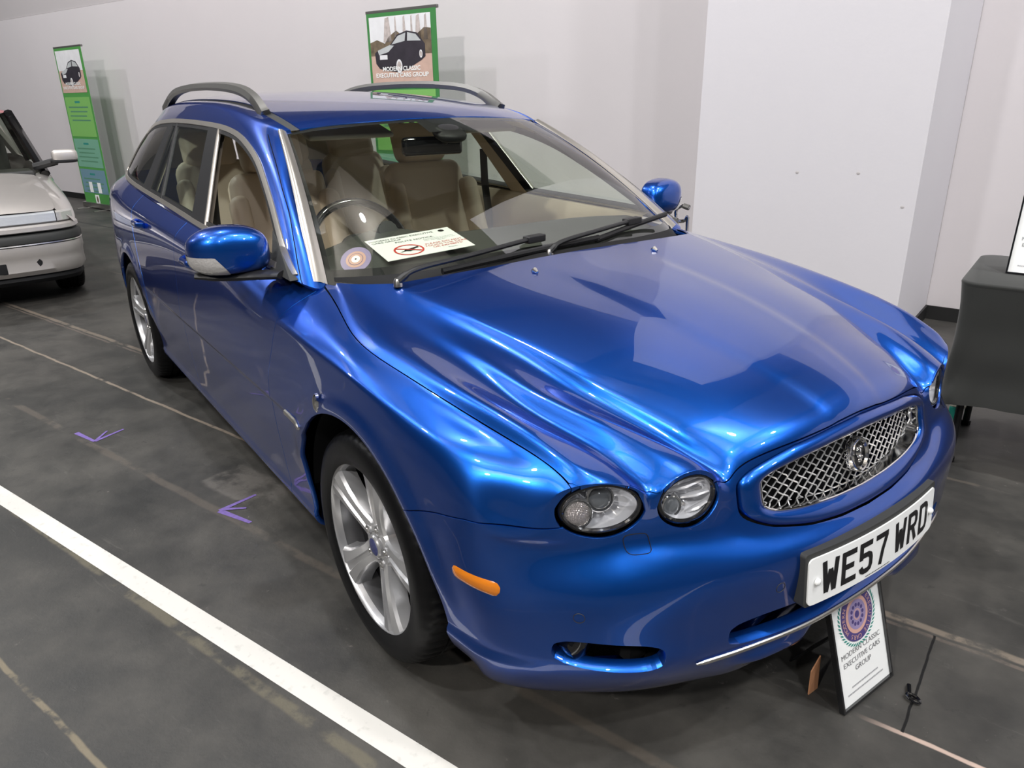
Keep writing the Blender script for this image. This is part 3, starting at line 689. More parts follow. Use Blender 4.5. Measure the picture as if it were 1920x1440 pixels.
def polysd(px, pz, poly):
    """signed distance to a closed polygon, positive inside"""
    A = poly; B = np.roll(poly, -1, 0); d = np.full(px.shape, 9e9); ins = np.zeros(px.shape, bool)
    for (ax, az), (bx, bz) in zip(A, B):
        ex, ez = bx-ax, bz-az; L2 = ex*ex+ez*ez
        if L2 < 1e-12: continue
        t = np.clip(((px-ax)*ex+(pz-az)*ez)/L2, 0, 1); d = np.minimum(d, np.hypot(px-ax-t*ex, pz-az-t*ez))
        c = ((az > pz) != (bz > pz)); 
        with np.errstate(divide='ignore', invalid='ignore'): xi = ax+(pz-az)*ex/np.where(ez == 0, 1e-12, ez)
        ins ^= c & (px < xi)
    return np.where(ins, d, -d)
dlo = lambda x, y, z: polysd(x, z, DLOp) - np.where(z > 1.335, .2, 0) 
U2 = UV2[:, :, 0]
def L2(pts): 
    (x1, z1), (x2, z2) = pts
    return lambda z: x1+(z-z1)*(x2-x1)/(z2-z1)
bp_f = L2([(-.055, .95), (-.30, 1.31)]); bp_r = L2([(-.255, .96), (-.435, 1.31)])
tb_f = L2([(-.815, .975), (-.985, 1.315)]); tb_r = L2([(-.845, .975), (-1.010, 1.315)])
cp_f = L2([(-1.10, .985), (-1.075, 1.31)]); cp_r = L2([(-1.265, .985), (-1.175, 1.31)])
roof_f = U2.min(1) >= 4.999
panel('roof_panel', 'paint', car, P2, N2, Fd2[roof_f], [], (U2[roof_f]-5)*.05-.006)
for s in (-1, 1):
    sel = (P2[Fd2][:, :, 1].mean(1)*s > 0)
    f_ = sel & (U2.max(1) <= 5.001)
    panel('side_body_frame', 'paint', car, P2, N2, Fd2[f_], [lambda x, y, z: -dlo(x, y, z)-.0005], (5-U2[f_])*.05-.006)
    f_ = sel & (U2.min(1) >= 3.999) & (U2.max(1) <= 6.001)
    g_ = np.minimum((U2[f_]-4.85), (5.15-U2[f_]))*.05
    panel('roof_gutter_strip', 'dark_plastic', car, P2-N2*.004, N2, Fd2[f_], [lambda x, y, z: x+1.9], np.minimum(U2[f_]-4.7, 5.3-U2[f_])*.05, flange=0)
    f_ = sel & (U2.max(1) <= 4.001); Fs_ = Fd2[f_]
    panel('window_trim', 'bright_trim', car, P2, N2, Fs_, [dlo, lambda x, y, z: .017-dlo(x, y, z)], flange=.01, lift=.004)
    ins = lambda x, y, z: dlo(x, y, z)-.015
    panel('rear_door_pillar_cover', 'black_plastic', car, P2, N2, Fs_, [ins, lambda x, y, z: bp_f(z)-x, lambda x, y, z: x-bp_r(z)], lift=.002)
    panel('window_divider', 'black_plastic', car, P2, N2, Fs_, [ins, lambda x, y, z: tb_f(z)-x, lambda x, y, z: x-tb_r(z)], lift=.002)
    panel('rear_pillar_cover', 'black_plastic', car, P2, N2, Fs_, [ins, lambda x, y, z: cp_f(z)-x, lambda x, y, z: x-cp_r(z)], lift=.0)
    panel('window_seal', 'black_plastic', car, P2, N2, Fs_, [ins, lambda x, y, z: .030-dlo(x, y, z)], flange=.03, lift=-.001)
    if s > 0: panel('front_window', 'side_glass', car, P2, N2, Fs_, [ins, lambda x, y, z: x-bp_f(z)], flange=0, lift=-.006)
    panel('rear_window', 'side_glass', car, P2, N2, Fs_, [ins, lambda x, y, z: bp_r(z)-x, lambda x, y, z: x-tb_f(z)], flange=0, lift=-.004)
    panel('quarter_light', 'side_glass', car, P2, N2, Fs_, [ins, lambda x, y, z: tb_r(z)-x, lambda x, y, z: x-cp_f(z)], flange=0, lift=-.004)
    panel('cargo_window', 'side_glass', car, P2, N2, Fs_, [ins, lambda x, y, z: cp_r(z)-x], flange=0, lift=-.003)
    # bright strip up the door pillar edge
    panel('pillar_trim', 'bright_trim', car, P2, N2, Fs_, [ins, lambda x, y, z: bp_f(z)+.010-x, lambda x, y, z: x-bp_f(z)], lift=.004)
# windscreen: ruled between the two pillar edges, bowed
WSB = catmull([(1.135,0,.935),(1.13,.15,.934),(1.105,.35,.928),(1.045,.55,.920),(.975,.65,.914),(.900,.715,.908)], 5)
WST = catmull([(.345,0,1.334),(.343,.12,1.333),(.325,.29,1.327),(.298,.42,1.319),(.268,.50,1.308),(.245,.545,1.300)], 5)
NW = 20; V = []; F = []
nb = len(WSB)
for j in range(NW+1):
    t = j/NW
    row = []
    for i in list(range(nb-1, 0, -1)): row.append((i, -1))
    for i in range(nb): row.append((i, 1))
    for (i, s) in row:
        p = WSB[i]*(1-t)+WST[i]*t; b = .035*4*t*(1-t); p = p+np.array([.42, 0, .9])*b*(1-.25*(i/nb)**2)
        V.append((p[0], s*p[1], p[2]))
nr = 2*nb-1
for j in range(NW):
    for i in range(nr-1): F.append((j*nr+i, j*nr+i+1, (j+1)*nr+i+1, (j+1)*nr+i))
WSV = np.array(V); WSF = F
wsn = Vector((.42, 0, .9)).normalized()
ws = mesh_obj('windscreen', V, F, 'glass', car)
def ws_at(i, t):
    """windscreen point at lateral index (-1..1 of the half width) and height t"""
    k = (i+1)/2*(nr-1); k0 = int(min(nr-2, max(0, math.floor(k)))); fk_ = k-k0
    j = t*NW; j0 = int(min(NW-1, max(0, math.floor(j)))); fj = j-j0
    g = lambda a, b: WSV[a*nr+b]
    return (g(j0, k0)*(1-fk_)+g(j0, k0+1)*fk_)*(1-fj)+(g(j0+1, k0)*(1-fk_)+g(j0+1, k0+1)*fk_)*fj
# ================================================================== lamps
skin = BVHTree.FromPolygons([Vector(p) for p in P], [tuple(f) for f in Fd])
def skin_hit(o, d):
    h = skin.ray_cast(Vector(o), Vector(d).normalized()); return None if h[0] is None else np.array(h[0])
def skin_x(y, z):
    h = skin_hit((3, y, z), (-1, 0, 0)); return 2.1 if h is None else h[0]
def head_lamp(L, s, kind):
    C = np.array([L['C'][0], s*L['C'][1], L['C'][2]]); t = np.array([L['t'][0], s*L['t'][1], 0.]); t /= np.linalg.norm(t)
    n = np.array([-t[1]*s, t[0]*s, 0.]); n = n if n[0] > 0 else -n
    n = np.array([n[0], n[1], .22]); n /= np.linalg.norm(n); up = np.cross(n, t); up = up if up[2] > 0 else -up
    a, b = L['a']-.002, L['b']-.001; NT = 64; B = []
    dd = np.array([n[0], n[1], 0.]); dd /= np.linalg.norm(dd)
    for k in range(NT):
        th = 2*PI*k/NT; q = C+t*a*math.cos(th)+np.array([0, 0, 1.])*b*math.sin(th)
        h = skin_hit(q+dd*.5, -dd)
        dep = 0. if h is None else float((h-q)@dd)
        B.append((q, dep))
    deps = np.array([d for _, d in B]); th = np.arange(NT)*2*PI/NT
    A = np.stack([np.ones(NT), np.cos(th), np.sin(th), np.cos(2*th), np.sin(2*th)], 1)
    co = np.linalg.lstsq(A, np.clip(deps, -.05, .05), rcond=None)[0]; sm = A@co
    B = np.array([q+dd*(dv-.004) for (q, _), dv in zip(B, sm)]); ctr = B.mean(0)
    hl = mesh_obj
    root = None
    # bezel
    bz = MB().tube([tuple(p) for p in (ctr+(B-ctr)*1.02-dd*.007)], .0055, 8, closed=True).build('lamp_bezel', 'black_gloss', car)
    # bowl
    V = []; F = []; prof = [(1.0, -.002), (.97, -.008), (.94, -.016), (.88, -.026), (.78, -.036), (.62, -.045), (.40, -.052), (.20, -.055), (.01, -.055)]
    for (f, dp) in prof:
        for k_, p in enumerate(B):
            rp = math.sin(2*PI*k_/NT*(8 if kind == 'outer' else 6)+f*2.0); V.append(ctr+(p-ctr)*f+n*(dp+.0035*rp*math.sin(PI*min(1, max(0, (1-f)*1.15)))))
    for i in range(len(prof)-1):
        for k in range(NT): F.append((i*NT+k, i*NT+(k+1) % NT, (i+1)*NT+(k+1) % NT, (i+1)*NT+k))
    bowl = MB().add(V, F).build('head_lamp_reflector', 'reflector', car)
    # facets in the reflector
    fr = (n, t, up)
    m = MB()
    for k in range(0):
        an = 2*PI*k/14+.2; c0 = ctr-n*.044+t*a*.52*math.cos(an)+up*b*.52*math.sin(an); c1 = ctr-n*.018+t*a*.86*math.cos(an)+up*b*.86*math.sin(an)
        m.tube([tuple(c0), tuple((c0+c1)/2-n*.004), tuple(c1)], [.005, .007, .003], 6)
    def dome(name, mat, cx, cz, r, h, depth, ring='chrome', ringr=.004):
        c = ctr+t*cx+up*cz+n*depth; V = []; F = []; K = 28; rings = 7
        for i in range(rings):
            f = math.sin(PI/2*i/(rings-1)); hh = h*math.cos(PI/2*i/(rings-1))
            for k in range(K): V.append(c+(t*math.cos(2*PI*k/K)+up*math.sin(2*PI*k/K))*r*max(f, .001)+n*hh)
        for i in range(rings-1):
            for k in range(K): F.append((i*K+k, i*K+(k+1) % K, (i+1)*K+(k+1) % K, (i+1)*K+k))
        MB().add(V, F).build(name, mat, bowl)
        MB().tube([tuple(c+(t*math.cos(2*PI*k/K)+up*math.sin(2*PI*k/K))*(r+.002)) for k in range(K)], ringr, 8, closed=True).build('lamp_ring', ring, bowl)
        # skirt behind
        V = []; 
        for dz, rr in ((0, r+.002), (-.035, r*.8)):
            for k in range(K): V.append(c+(t*math.cos(2*PI*k/K)+up*math.sin(2*PI*k/K))*rr+n*dz)
        MB().add(V, [(k, (k+1) % K, K+(k+1) % K, K+k) for k in range(K)]).build('lamp_tube', 'reflector', bowl)
        return c
    # t points inwards towards the grille
    if kind == 'outer':
        c = dome('indicator_lens', 'indicator', -.042, -.010, .0245, .007, -.018)
        dome('projector_lens', 'projector', .006, .014, .0235, .014, -.030)
    else:
        dome('projector_lens', 'projector', -.022, -.020, .019, .010, -.034)
        m = MB()
        for k, (q0, q1) in enumerate((((-.03, .012), (.045, .030)), ((.0, -.005), (.055, .004)), ((.012, -.038), (.05, -.018)))):
            a0 = ctr+t*q0[0]+up*q0[1]-n*.035; a1 = ctr+t*q1[0]+up*q1[1]-n*.018
            m.tube([tuple(a0), tuple((a0+a1)/2+n*.004), tuple(a1)], [.006, .010, .006], 8, flat=.5)
        m.build('reflector_vanes', 'reflector', bowl)
    # lens
    V = []; F = []; RI = 9
    for i in range(RI):
        f = i/(RI-1)
        for p in B: V.append(ctr+(p-ctr)*max(f, .002)+n*.012*(1-f*f))
    for i in range(RI-1):
        for k in range(NT): F.append((i*NT+k, i*NT+(k+1) % NT, (i+1)*NT+(k+1) % NT, (i+1)*NT+k))
    MB().add(V, F).build('head_lamp_lens', 'lens', car, auto=None)
def indicator_mat():
    m, N, L, b = new_mat('ribbed_indicator_lens'); b.inputs['Base Color'].default_value = (.42, .38, .36, 1); b.inputs['Roughness'].default_value = .15; b.inputs['Metallic'].default_value = .5
    tc = N.new('ShaderNodeTexCoord'); v = N.new('ShaderNodeTexVoronoi'); v.inputs['Scale'].default_value = 320; v.inputs['Randomness'].default_value = 0
    bp = N.new('ShaderNodeBump'); bp.inputs['Strength'].default_value = 1; bp.inputs['Distance'].default_value = .002
    L.new(tc.outputs['Object'], v.inputs['Vector']); L.new(v.outputs['Distance'], bp.inputs['Height']); L.new(bp.outputs[0], b.inputs['Normal']); return m
M['indicator'] = indicator_mat()
M['projector'] = pm('projector_glass', (.16, .17, .18), .03, .2, coat=1)
for s in (-1, 1):
    head_lamp(LO, s, 'outer'); head_lamp(LI, s, 'inner')
# black liner behind the nose so the openings read dark
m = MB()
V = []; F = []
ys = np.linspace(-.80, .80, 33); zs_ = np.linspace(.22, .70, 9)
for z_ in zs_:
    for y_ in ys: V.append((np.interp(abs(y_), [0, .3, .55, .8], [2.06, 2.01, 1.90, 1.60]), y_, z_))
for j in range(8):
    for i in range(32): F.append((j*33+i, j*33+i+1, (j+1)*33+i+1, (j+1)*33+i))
m.add(V, F); m.build('nose_dark_liner', 'gap', car)

# ================================================================== grille
def gout(th, shrink=0.):
    """frame outline in (y, z)"""
    y_, z_ = math.cos(th), math.sin(th)
    lo, hi = 0., .6
    for _ in range(40):
        mid = (lo+hi)/2
        if float(grd(np.array([2.1]), np.array([y_*mid]), np.array([.635+z_*mid]))[0]) > 0: hi = mid
        else: lo = mid
    return y_*lo, .635+z_*lo
def gin(th):
    n = 6.5; y_ = math.cos(th); z_ = math.sin(th); lo, hi = 0., .6
    for _ in range(40):
        mid = (lo+hi)/2; a = abs(y_*mid); zz = .632+z_*mid
        zt = np.interp(a, [0, .1, .2, .32], [.700, .697, .690, .677]); zb = np.interp(a, [0, .1, .2, .28, .32], [.572, .574, .580, .588, .595]); zc = (zt+zb)/2; hz = (zt-zb)/2
        if (a/.314)**n+abs((zz-zc)/hz)**n > 1: hi = mid
        else: lo = mid
    return y_*lo, .632+z_*lo
NG = 120
ths = []
for k in range(NG):
    f = 2*PI*k/NG; ths.append(math.atan2(math.sin(f)*.30, math.cos(f)))
rings = []
for w, dx in ((0, -.025), (0, -.001), (.10, .005), (.32, .011), (.62, .012), (.88, .007), (1.0, .0), (1.0, -.02)):
    ring = []
    for th in ths:
        o_, i_ = gout(th), gin(th); y_ = o_[0]*(1-w)+i_[0]*w; z_ = o_[1]*(1-w)+i_[1]*w
        oy, oz = o_[0]*.985, o_[1]
        xo = skin_x(*o_); xi = skin_x(*i_); xs = xo*(1-w)+xi*w
        ring.append((xs+dx, y_, z_))
    ring = np.array(ring); ring[:, 0] = (ring[:, 0]+np.roll(ring[:, 0], 1)+np.roll(ring[:, 0], -1))/3
    rings.append(ring)
V = np.vstack(rings); F = []
for i in range(len(rings)-1):
    for k in range(NG): F.append((i*NG+k, (i+1)*NG+k, (i+1)*NG+(k+1) % NG, i*NG+(k+1) % NG))
MB().add(V, F).build('grille_surround', 'paint', car, auto=60)
inn = rings[-2]
MB().tube([tuple(p+np.array([.0005, 0, 0])) for p in inn], .0032, 8, closed=True).build('grille_chrome_rim', 'chrome', car)
# chrome cove behind the rim
V = []; F = []
cen = inn.mean(0)
for f, dx in ((1., 0), (.985, -.02), (.95, -.034)):
    for p in inn: V.append(((p[0]+dx), cen[1]+(p[1]-cen[1])*(1-(1-f)*.4), cen[2]+(p[2]-cen[2])*f))
for i in range(2):
    for k in range(NG): F.append((i*NG+k, (i+1)*NG+k, (i+1)*NG+(k+1) % NG, i*NG+(k+1) % NG))
MB().add(V, F).build('grille_cove', 'chrome', car)
# wire mesh following the nose curve
def gx(y_, z_): return np.interp(abs(y_), [0, .1, .2, .32], [2.124, 2.120, 2.110, 2.090]) + (.64-z_)*.24
def inside(y_, z_):
    a = abs(y_); zt = np.interp(a, [0, .1, .2, .32], [.699, .696, .689, .676]); zb = np.interp(a, [0, .1, .2, .28, .32], [.573, .575, .581, .589, .596])
    return (a/.313)**6+abs((z_-(zt+zb)/2)/((zt-zb)/2))**6 < 1
m = MB(); sp = .0300; sl = .78
for fam in (1, -1):
    for k in range(-26, 27):
        y0 = k*sp/1.0; run = []
        for j in range(121):
            zz = .565+j*.145/120; yy = y0+fam*(zz-.635)/sl
            if abs(yy) < .33 and inside(yy, zz):
                ph = math.sin((zz-.635)/(.0107)*PI)
                run.append((gx(yy, zz)+(.0025*ph if fam < 0 else 0), yy+(.0030*math.sin((zz-.635)/.0117*PI) if fam < 0 else 0), zz))
            elif len(run) > 2: m.tube(run[::2]+[run[-1]] if len(run) > 4 else run, .0017, 5); run = []
            else: run = []
        if len(run) > 2: m.tube(run[::2]+[run[-1]] if len(run) > 4 else run, .0017, 5)
m.build('grille_mesh', 'bright_mesh', car)
# badge on the mesh
def oval(m, c, n, ex, ez, prof, K=40, sx=.82):
    V = []; F = []
    for (r, h) in prof:
        for k in range(K): V.append(np.array(c)+np.array(ex)*r*sx*math.cos(2*PI*k/K)+np.array(ez)*r*math.sin(2*PI*k/K)+np.array(n)*h)
    for i in range(len(prof)-1):
        for k in range(K): F.append((i*K+k, i*K+(k+1) % K, (i+1)*K+(k+1) % K, (i+1)*K+k))
    return m.add(V, F)
bc = (2.146, 0, .640); bn = (.97, 0, .23); bz_ = (-.23, 0, .97)
b1 = oval(MB(), bc, bn, (0, 1, 0), bz_, [(.041, -.012), (.041, .004), (.038, .009), (.034, .008), (.031, .002)]).build('badge_ring', 'chrome', car)
oval(MB(), bc, bn, (0, 1, 0), bz_, [(.032, .001), (.02, .002), (.001, .002)]).build('badge_disc', 'black_gloss', b1)
m = MB()   # cat head relief built as simple embossed lumps
for (yy, zz, rr, hh) in ((0, .006, .0115, .008), (-.007, .016, .004, .008), (.007, .016, .004, .008), (0, -.005, .007, .012), (0, -.014, .0055, .008)):
    c = np.array(bc)+np.array((0, 1, 0))*yy+np.array(bz_)*zz
    oval(m, c, bn, (0, 1, 0), bz_, [(rr, .002), (rr*.85, hh*.6), (rr*.5, hh*.92), (.0005, hh)], 16, 1.)
m.build('badge_relief', 'chrome', b1)

# ================================================================== number plate
def plx(y_, d=0.): return 2.246-.30*y_*y_+d
pcz = .449
def plate_pt(y_, z_, lift=0.):
    return (plx(y_)+lift-.09*(z_-.393), y_, z_)
def curved(name, mat, parent, y0, y1, z0, z1, lift, thick, rad=.012, ny=32):
    """curved rounded slab"""
    out = []
    K = 6
    for (cy, cz, a0) in ((y1-rad, z1-rad, 0), (y0+rad, z1-rad, 90), (y0+rad, z0+rad, 180), (y1-rad, z0+rad, 270)):
        for k in range(K+1):
            a = math.radians(a0+90*k/K); out.append((cy+rad*math.cos(a), cz+rad*math.sin(a)))
    ysn = np.linspace(y0, y1, ny); V = []; F = []
    def lim(yv):
        if yv < y0+rad: dd = math.sqrt(max(0, rad*rad-(y0+rad-yv)**2))
        elif yv > y1-rad: dd = math.sqrt(max(0, rad*rad-(yv-y1+rad)**2))
        else: return z0, z1
        return z0+rad-dd, z1-rad+dd
    ysn = sorted(set(list(ysn)+[y0+rad*(1-math.cos(math.radians(a))) for a in (15, 30, 50, 70)]+[y1-rad*(1-math.cos(math.radians(a))) for a in (15, 30, 50, 70)]))
    n = len(ysn)
    for yv in ysn:
        a, b = lim(yv)
        V += [plate_pt(yv, a, lift), plate_pt(yv, b, lift), plate_pt(yv, b, lift-thick), plate_pt(yv, a, lift-thick)]
    for i in range(n-1):
        for k in range(4): F.append((4*i+k, 4*i+(k+1) % 4, 4*(i+1)+(k+1) % 4, 4*(i+1)+k))
    F.append((0, 1, 2, 3)); F.append((4*n-4, 4*n-3, 4*n-2, 4*n-1))
    return MB().add(V, F).build(name, mat, parent)
holder = curved('number_plate_holder', 'dark_plastic', car, -.268, .268, .386, .512, -.003, .045, .010)
plate = curved('number_plate', 'white', holder, -.26, .26, .389, .500, 0., .003, .013)
def seg(m, pts, w=.0135, lift=.0008):
    """poly-stroke on the plate, pts in plate mm-like metres from its lower left corner as read"""
    for (a, b) in zip(pts[:-1], pts[1:]):
        a = np.array(a); b = np.array(b); d = b-a; L = np.linalg.norm(d); d = d/L; nn = np.array([-d[1], d[0]]); n = max(1, int(L/.008))
        a = a-d*w*.0; base = len(m.V); V = []; F = []
        for i in range(n+1):
            c = a+d*L*i/n
            for q in (-1, 1):
                p = c+nn*q*w/2; V.append(plate_pt(-.26+p[0], .389+p[1], lift))
        for i in range(n): F.append((2*i, 2*i+2, 2*i+3, 2*i+1))
        m.add(V, F)
    for a in pts[1:-1]:
        V = [plate_pt(-.26+a[0], .389+a[1], lift+.0001)]+[plate_pt(-.26+a[0]+w/2*math.cos(2*PI*k/14), .389+a[1]+w/2*math.sin(2*PI*k/14), lift+.0001) for k in range(14)]
        m.add(V, [(0, 1+k, 1+(k+1) % 14) for k in range(14)])
ch = {
 'W': [[(.005, .079), (.013, .002)], [(.013, .002), (.025, .056)], [(.025, .056), (.037, .002)], [(.037, .002), (.045, .079)]],
 'E': [[(.007, 0), (.007, .079)], [(.0, .0725), (.050, .0725)], [(.007, .0405), (.042, .0405)], [(.0, .0065), (.050, .0065)]],
 '5': [[(.007, .036), (.007, .079)], [(.0, .0725), (.047, .0725)], [(.005, .046), (.032, .046), (.041, .0415), (.0435, .034), (.0435, .018), (.040, .010), (.032, .0065), (.018, .0065), (.010, .010), (.0065, .019)]],
 '7': [[(.0, .0725), (.050, .0725)], [(.0445, .070), (.030, .036), (.021, .0)]],
 'R': [[(.007, 0), (.007, .079)], [(.005, .0725), (.032, .0725), (.041, .068), (.0435, .062), (.0435, .050), (.040, .043), (.032, .039), (.007, .039)], [(.026, .039), (.044, 0)]],
 'D': [[(.007, 0), (.007, .079)], [(.005, .0725), (.030, .0725), (.040, .068), (.0435, .060), (.0435, .019), (.040, .011), (.030, .0065), (.005, .0065)]]}
m = MB(); x0 = .041
for i, c_ in enumerate('WE57WRD'):
    if i == 4: x0 += .022
    for st in ch[c_]: seg(m, [(x0+p[0], .016+p[1]) for p in st])
    x0 += .061
mm = mesh_obj('plate_characters', m.V, m.F, 'black_print', plate, smooth=False)
for s in (-1, 1):
    c = plate_pt(s*.236, .444, .003); MB().lathe([(.0005, .0055), (.005, .005), (.0075, .003), (.008, -.003)], 20, 'x', c).build('plate_screw', 'white', plate)
V = []; F = []
for k in range(16): b_ = len(V); V += [(-.05+.0062*k, 0), (-.05+.0062*k+.0045, 0), (-.05+.0062*k+.0045, .003), (-.05+.0062*k, .003)]; F.append((b_, b_+1, b_+2, b_+3))
V = [plate_pt(-.02+a, .394+b, .001) for a, b in V]; mesh_obj('plate_small_print', V, F, 'grey_print', plate, smooth=False)

# ================================================================== bumper details
def on_skin(x_, s, z_, out=.0):
    """point on the side skin at (x, z)"""
    h = skin_hit((x_, s*2, z_), (0, -s, 0)); return np.array([x_, s*.86, z_]) if h is None else h+np.array([0, s*out, 0])
def skin_nrm(p):
    h = skin.find_nearest(Vector(p)); n = np.array(h[1])
    return n
for s in (-1, 1):
    # amber side marker
    V = []; F = []; nx = 18; K = 6
    for i in range(nx):
        t = i/(nx-1); xx = 1.775+.118*t; ww = .0165*min(1, (1-abs(2*t-1)**6)+.35)
        for k in range(K):
            q = -1+2*k/(K-1); zz = .489-.004*t+ww*q; p = on_skin(xx, s, zz); n = skin_nrm(p); n = n if n[1]*s > 0 else -n
            V.append(p+n*(.0055*(1-abs(q)**4)*(1-abs(2*t-1)**8)-.0005))
    for i in range(nx-1):
        for k in range(K-1): F.append((i*K+k, i*K+k+1, (i+1)*K+k+1, (i+1)*K+k))
    MB().add(V, F).build('side_marker_lamp', 'amber', car)
    # wing repeater lamp: small chrome edged oval
    c = on_skin(1.205, s, .688); m = MB(); oval(m, c, (0, s, 0), (1, 0, 0), (0, 0, 1), [(.026, -.002), (.026, .006), (.021, .009)], 24, .42)
    rp = m.build('side_repeater', 'chrome', car)
    oval(MB(), c, (0, s, 0), (1, 0, 0), (0, 0, 1), [(.021, .009), (.014, .012), (.0005, .013)], 24, .42).build('repeater_lens', 'satin_metal', rp)
    # bright tip at the end of the waist moulding
    m = MB(); pts = [on_skin(xx, s, .566, .003) for xx in np.linspace(.925, 1.06, 12)]; m.tube([tuple(p) for p in pts], [.006]*11+[.003], 8, flat=1.6)
    m.build('moulding_tip', 'satin_metal', car)
    # parking sensors
    for (yy, zz) in ((.722, .455), (.315, .445)):
        xx = skin_x(s*yy, zz); p = np.array([xx, s*yy, zz]); n = skin_nrm(p); n = n if n[0] > 0 else -n
        tt = np.cross(n, (0, 0, 1)); tt /= np.linalg.norm(tt); uu = np.cross(tt, n)
        m = MB().tube([tuple(p+(tt*math.cos(2*PI*k/24)+uu*math.sin(2*PI*k/24))*.0115+n*.0004) for k in range(24)], .0007, 5, closed=True)
        m.build('parking_sensor_ring', 'dark_plastic', car)
    # lamp washer flap outline
    rr = []
    for k in range(32):
        a = 2*PI*k/32; u_2 = np.sign(math.cos(a))*abs(math.cos(a))**.5*.0235; w_2 = np.sign(math.sin(a))*abs(math.sin(a))**.5*.0185
        yy, zz = s*.600+u_2, .592+w_2; rr.append((skin_x(yy, zz)+.0005, yy, zz))
    MB().tube(rr, .0009, 5, closed=True).build('washer_flap_seam', 'gap', car)
    # fog lamp recess
    m = MB(); m.box((1.98, s*.665, .352), (.10, .26, .012)); m.box((1.965, s*.665, .385), (.09, .24, .10), Matrix.Rotation(-s*.0, 3, 'Z'))
    fr_ = MB(); fr_.lathe([(.0005, .012), (.02, .010), (.03, .004), (.034, -.01), (.034, -.04)], 28, 'x', (1.995, s*.69, .355)); fr_.build('fog_lamp', 'black_gloss', car)
    pts = [(skin_x(s*(.575+.0*k), .32)+.002, s*.575, .32) for k in range(1)]
# chrome strip under the intake
pts = []
for yy in np.linspace(-.50, .50, 47):
    zz = .300+.01*abs(yy); pts.append((skin_x(yy, zz)+.004, yy, zz))
MB().tube(pts, [.002]+[.0045]*45+[.002], 8, flat=1.2).build('lower_chrome_strip', 'satin_metal', car)
# lower splitter lip
pts = []
for yy in np.linspace(-.34, .34, 31): pts.append((skin_x(yy, .245)+.002, yy, .245))


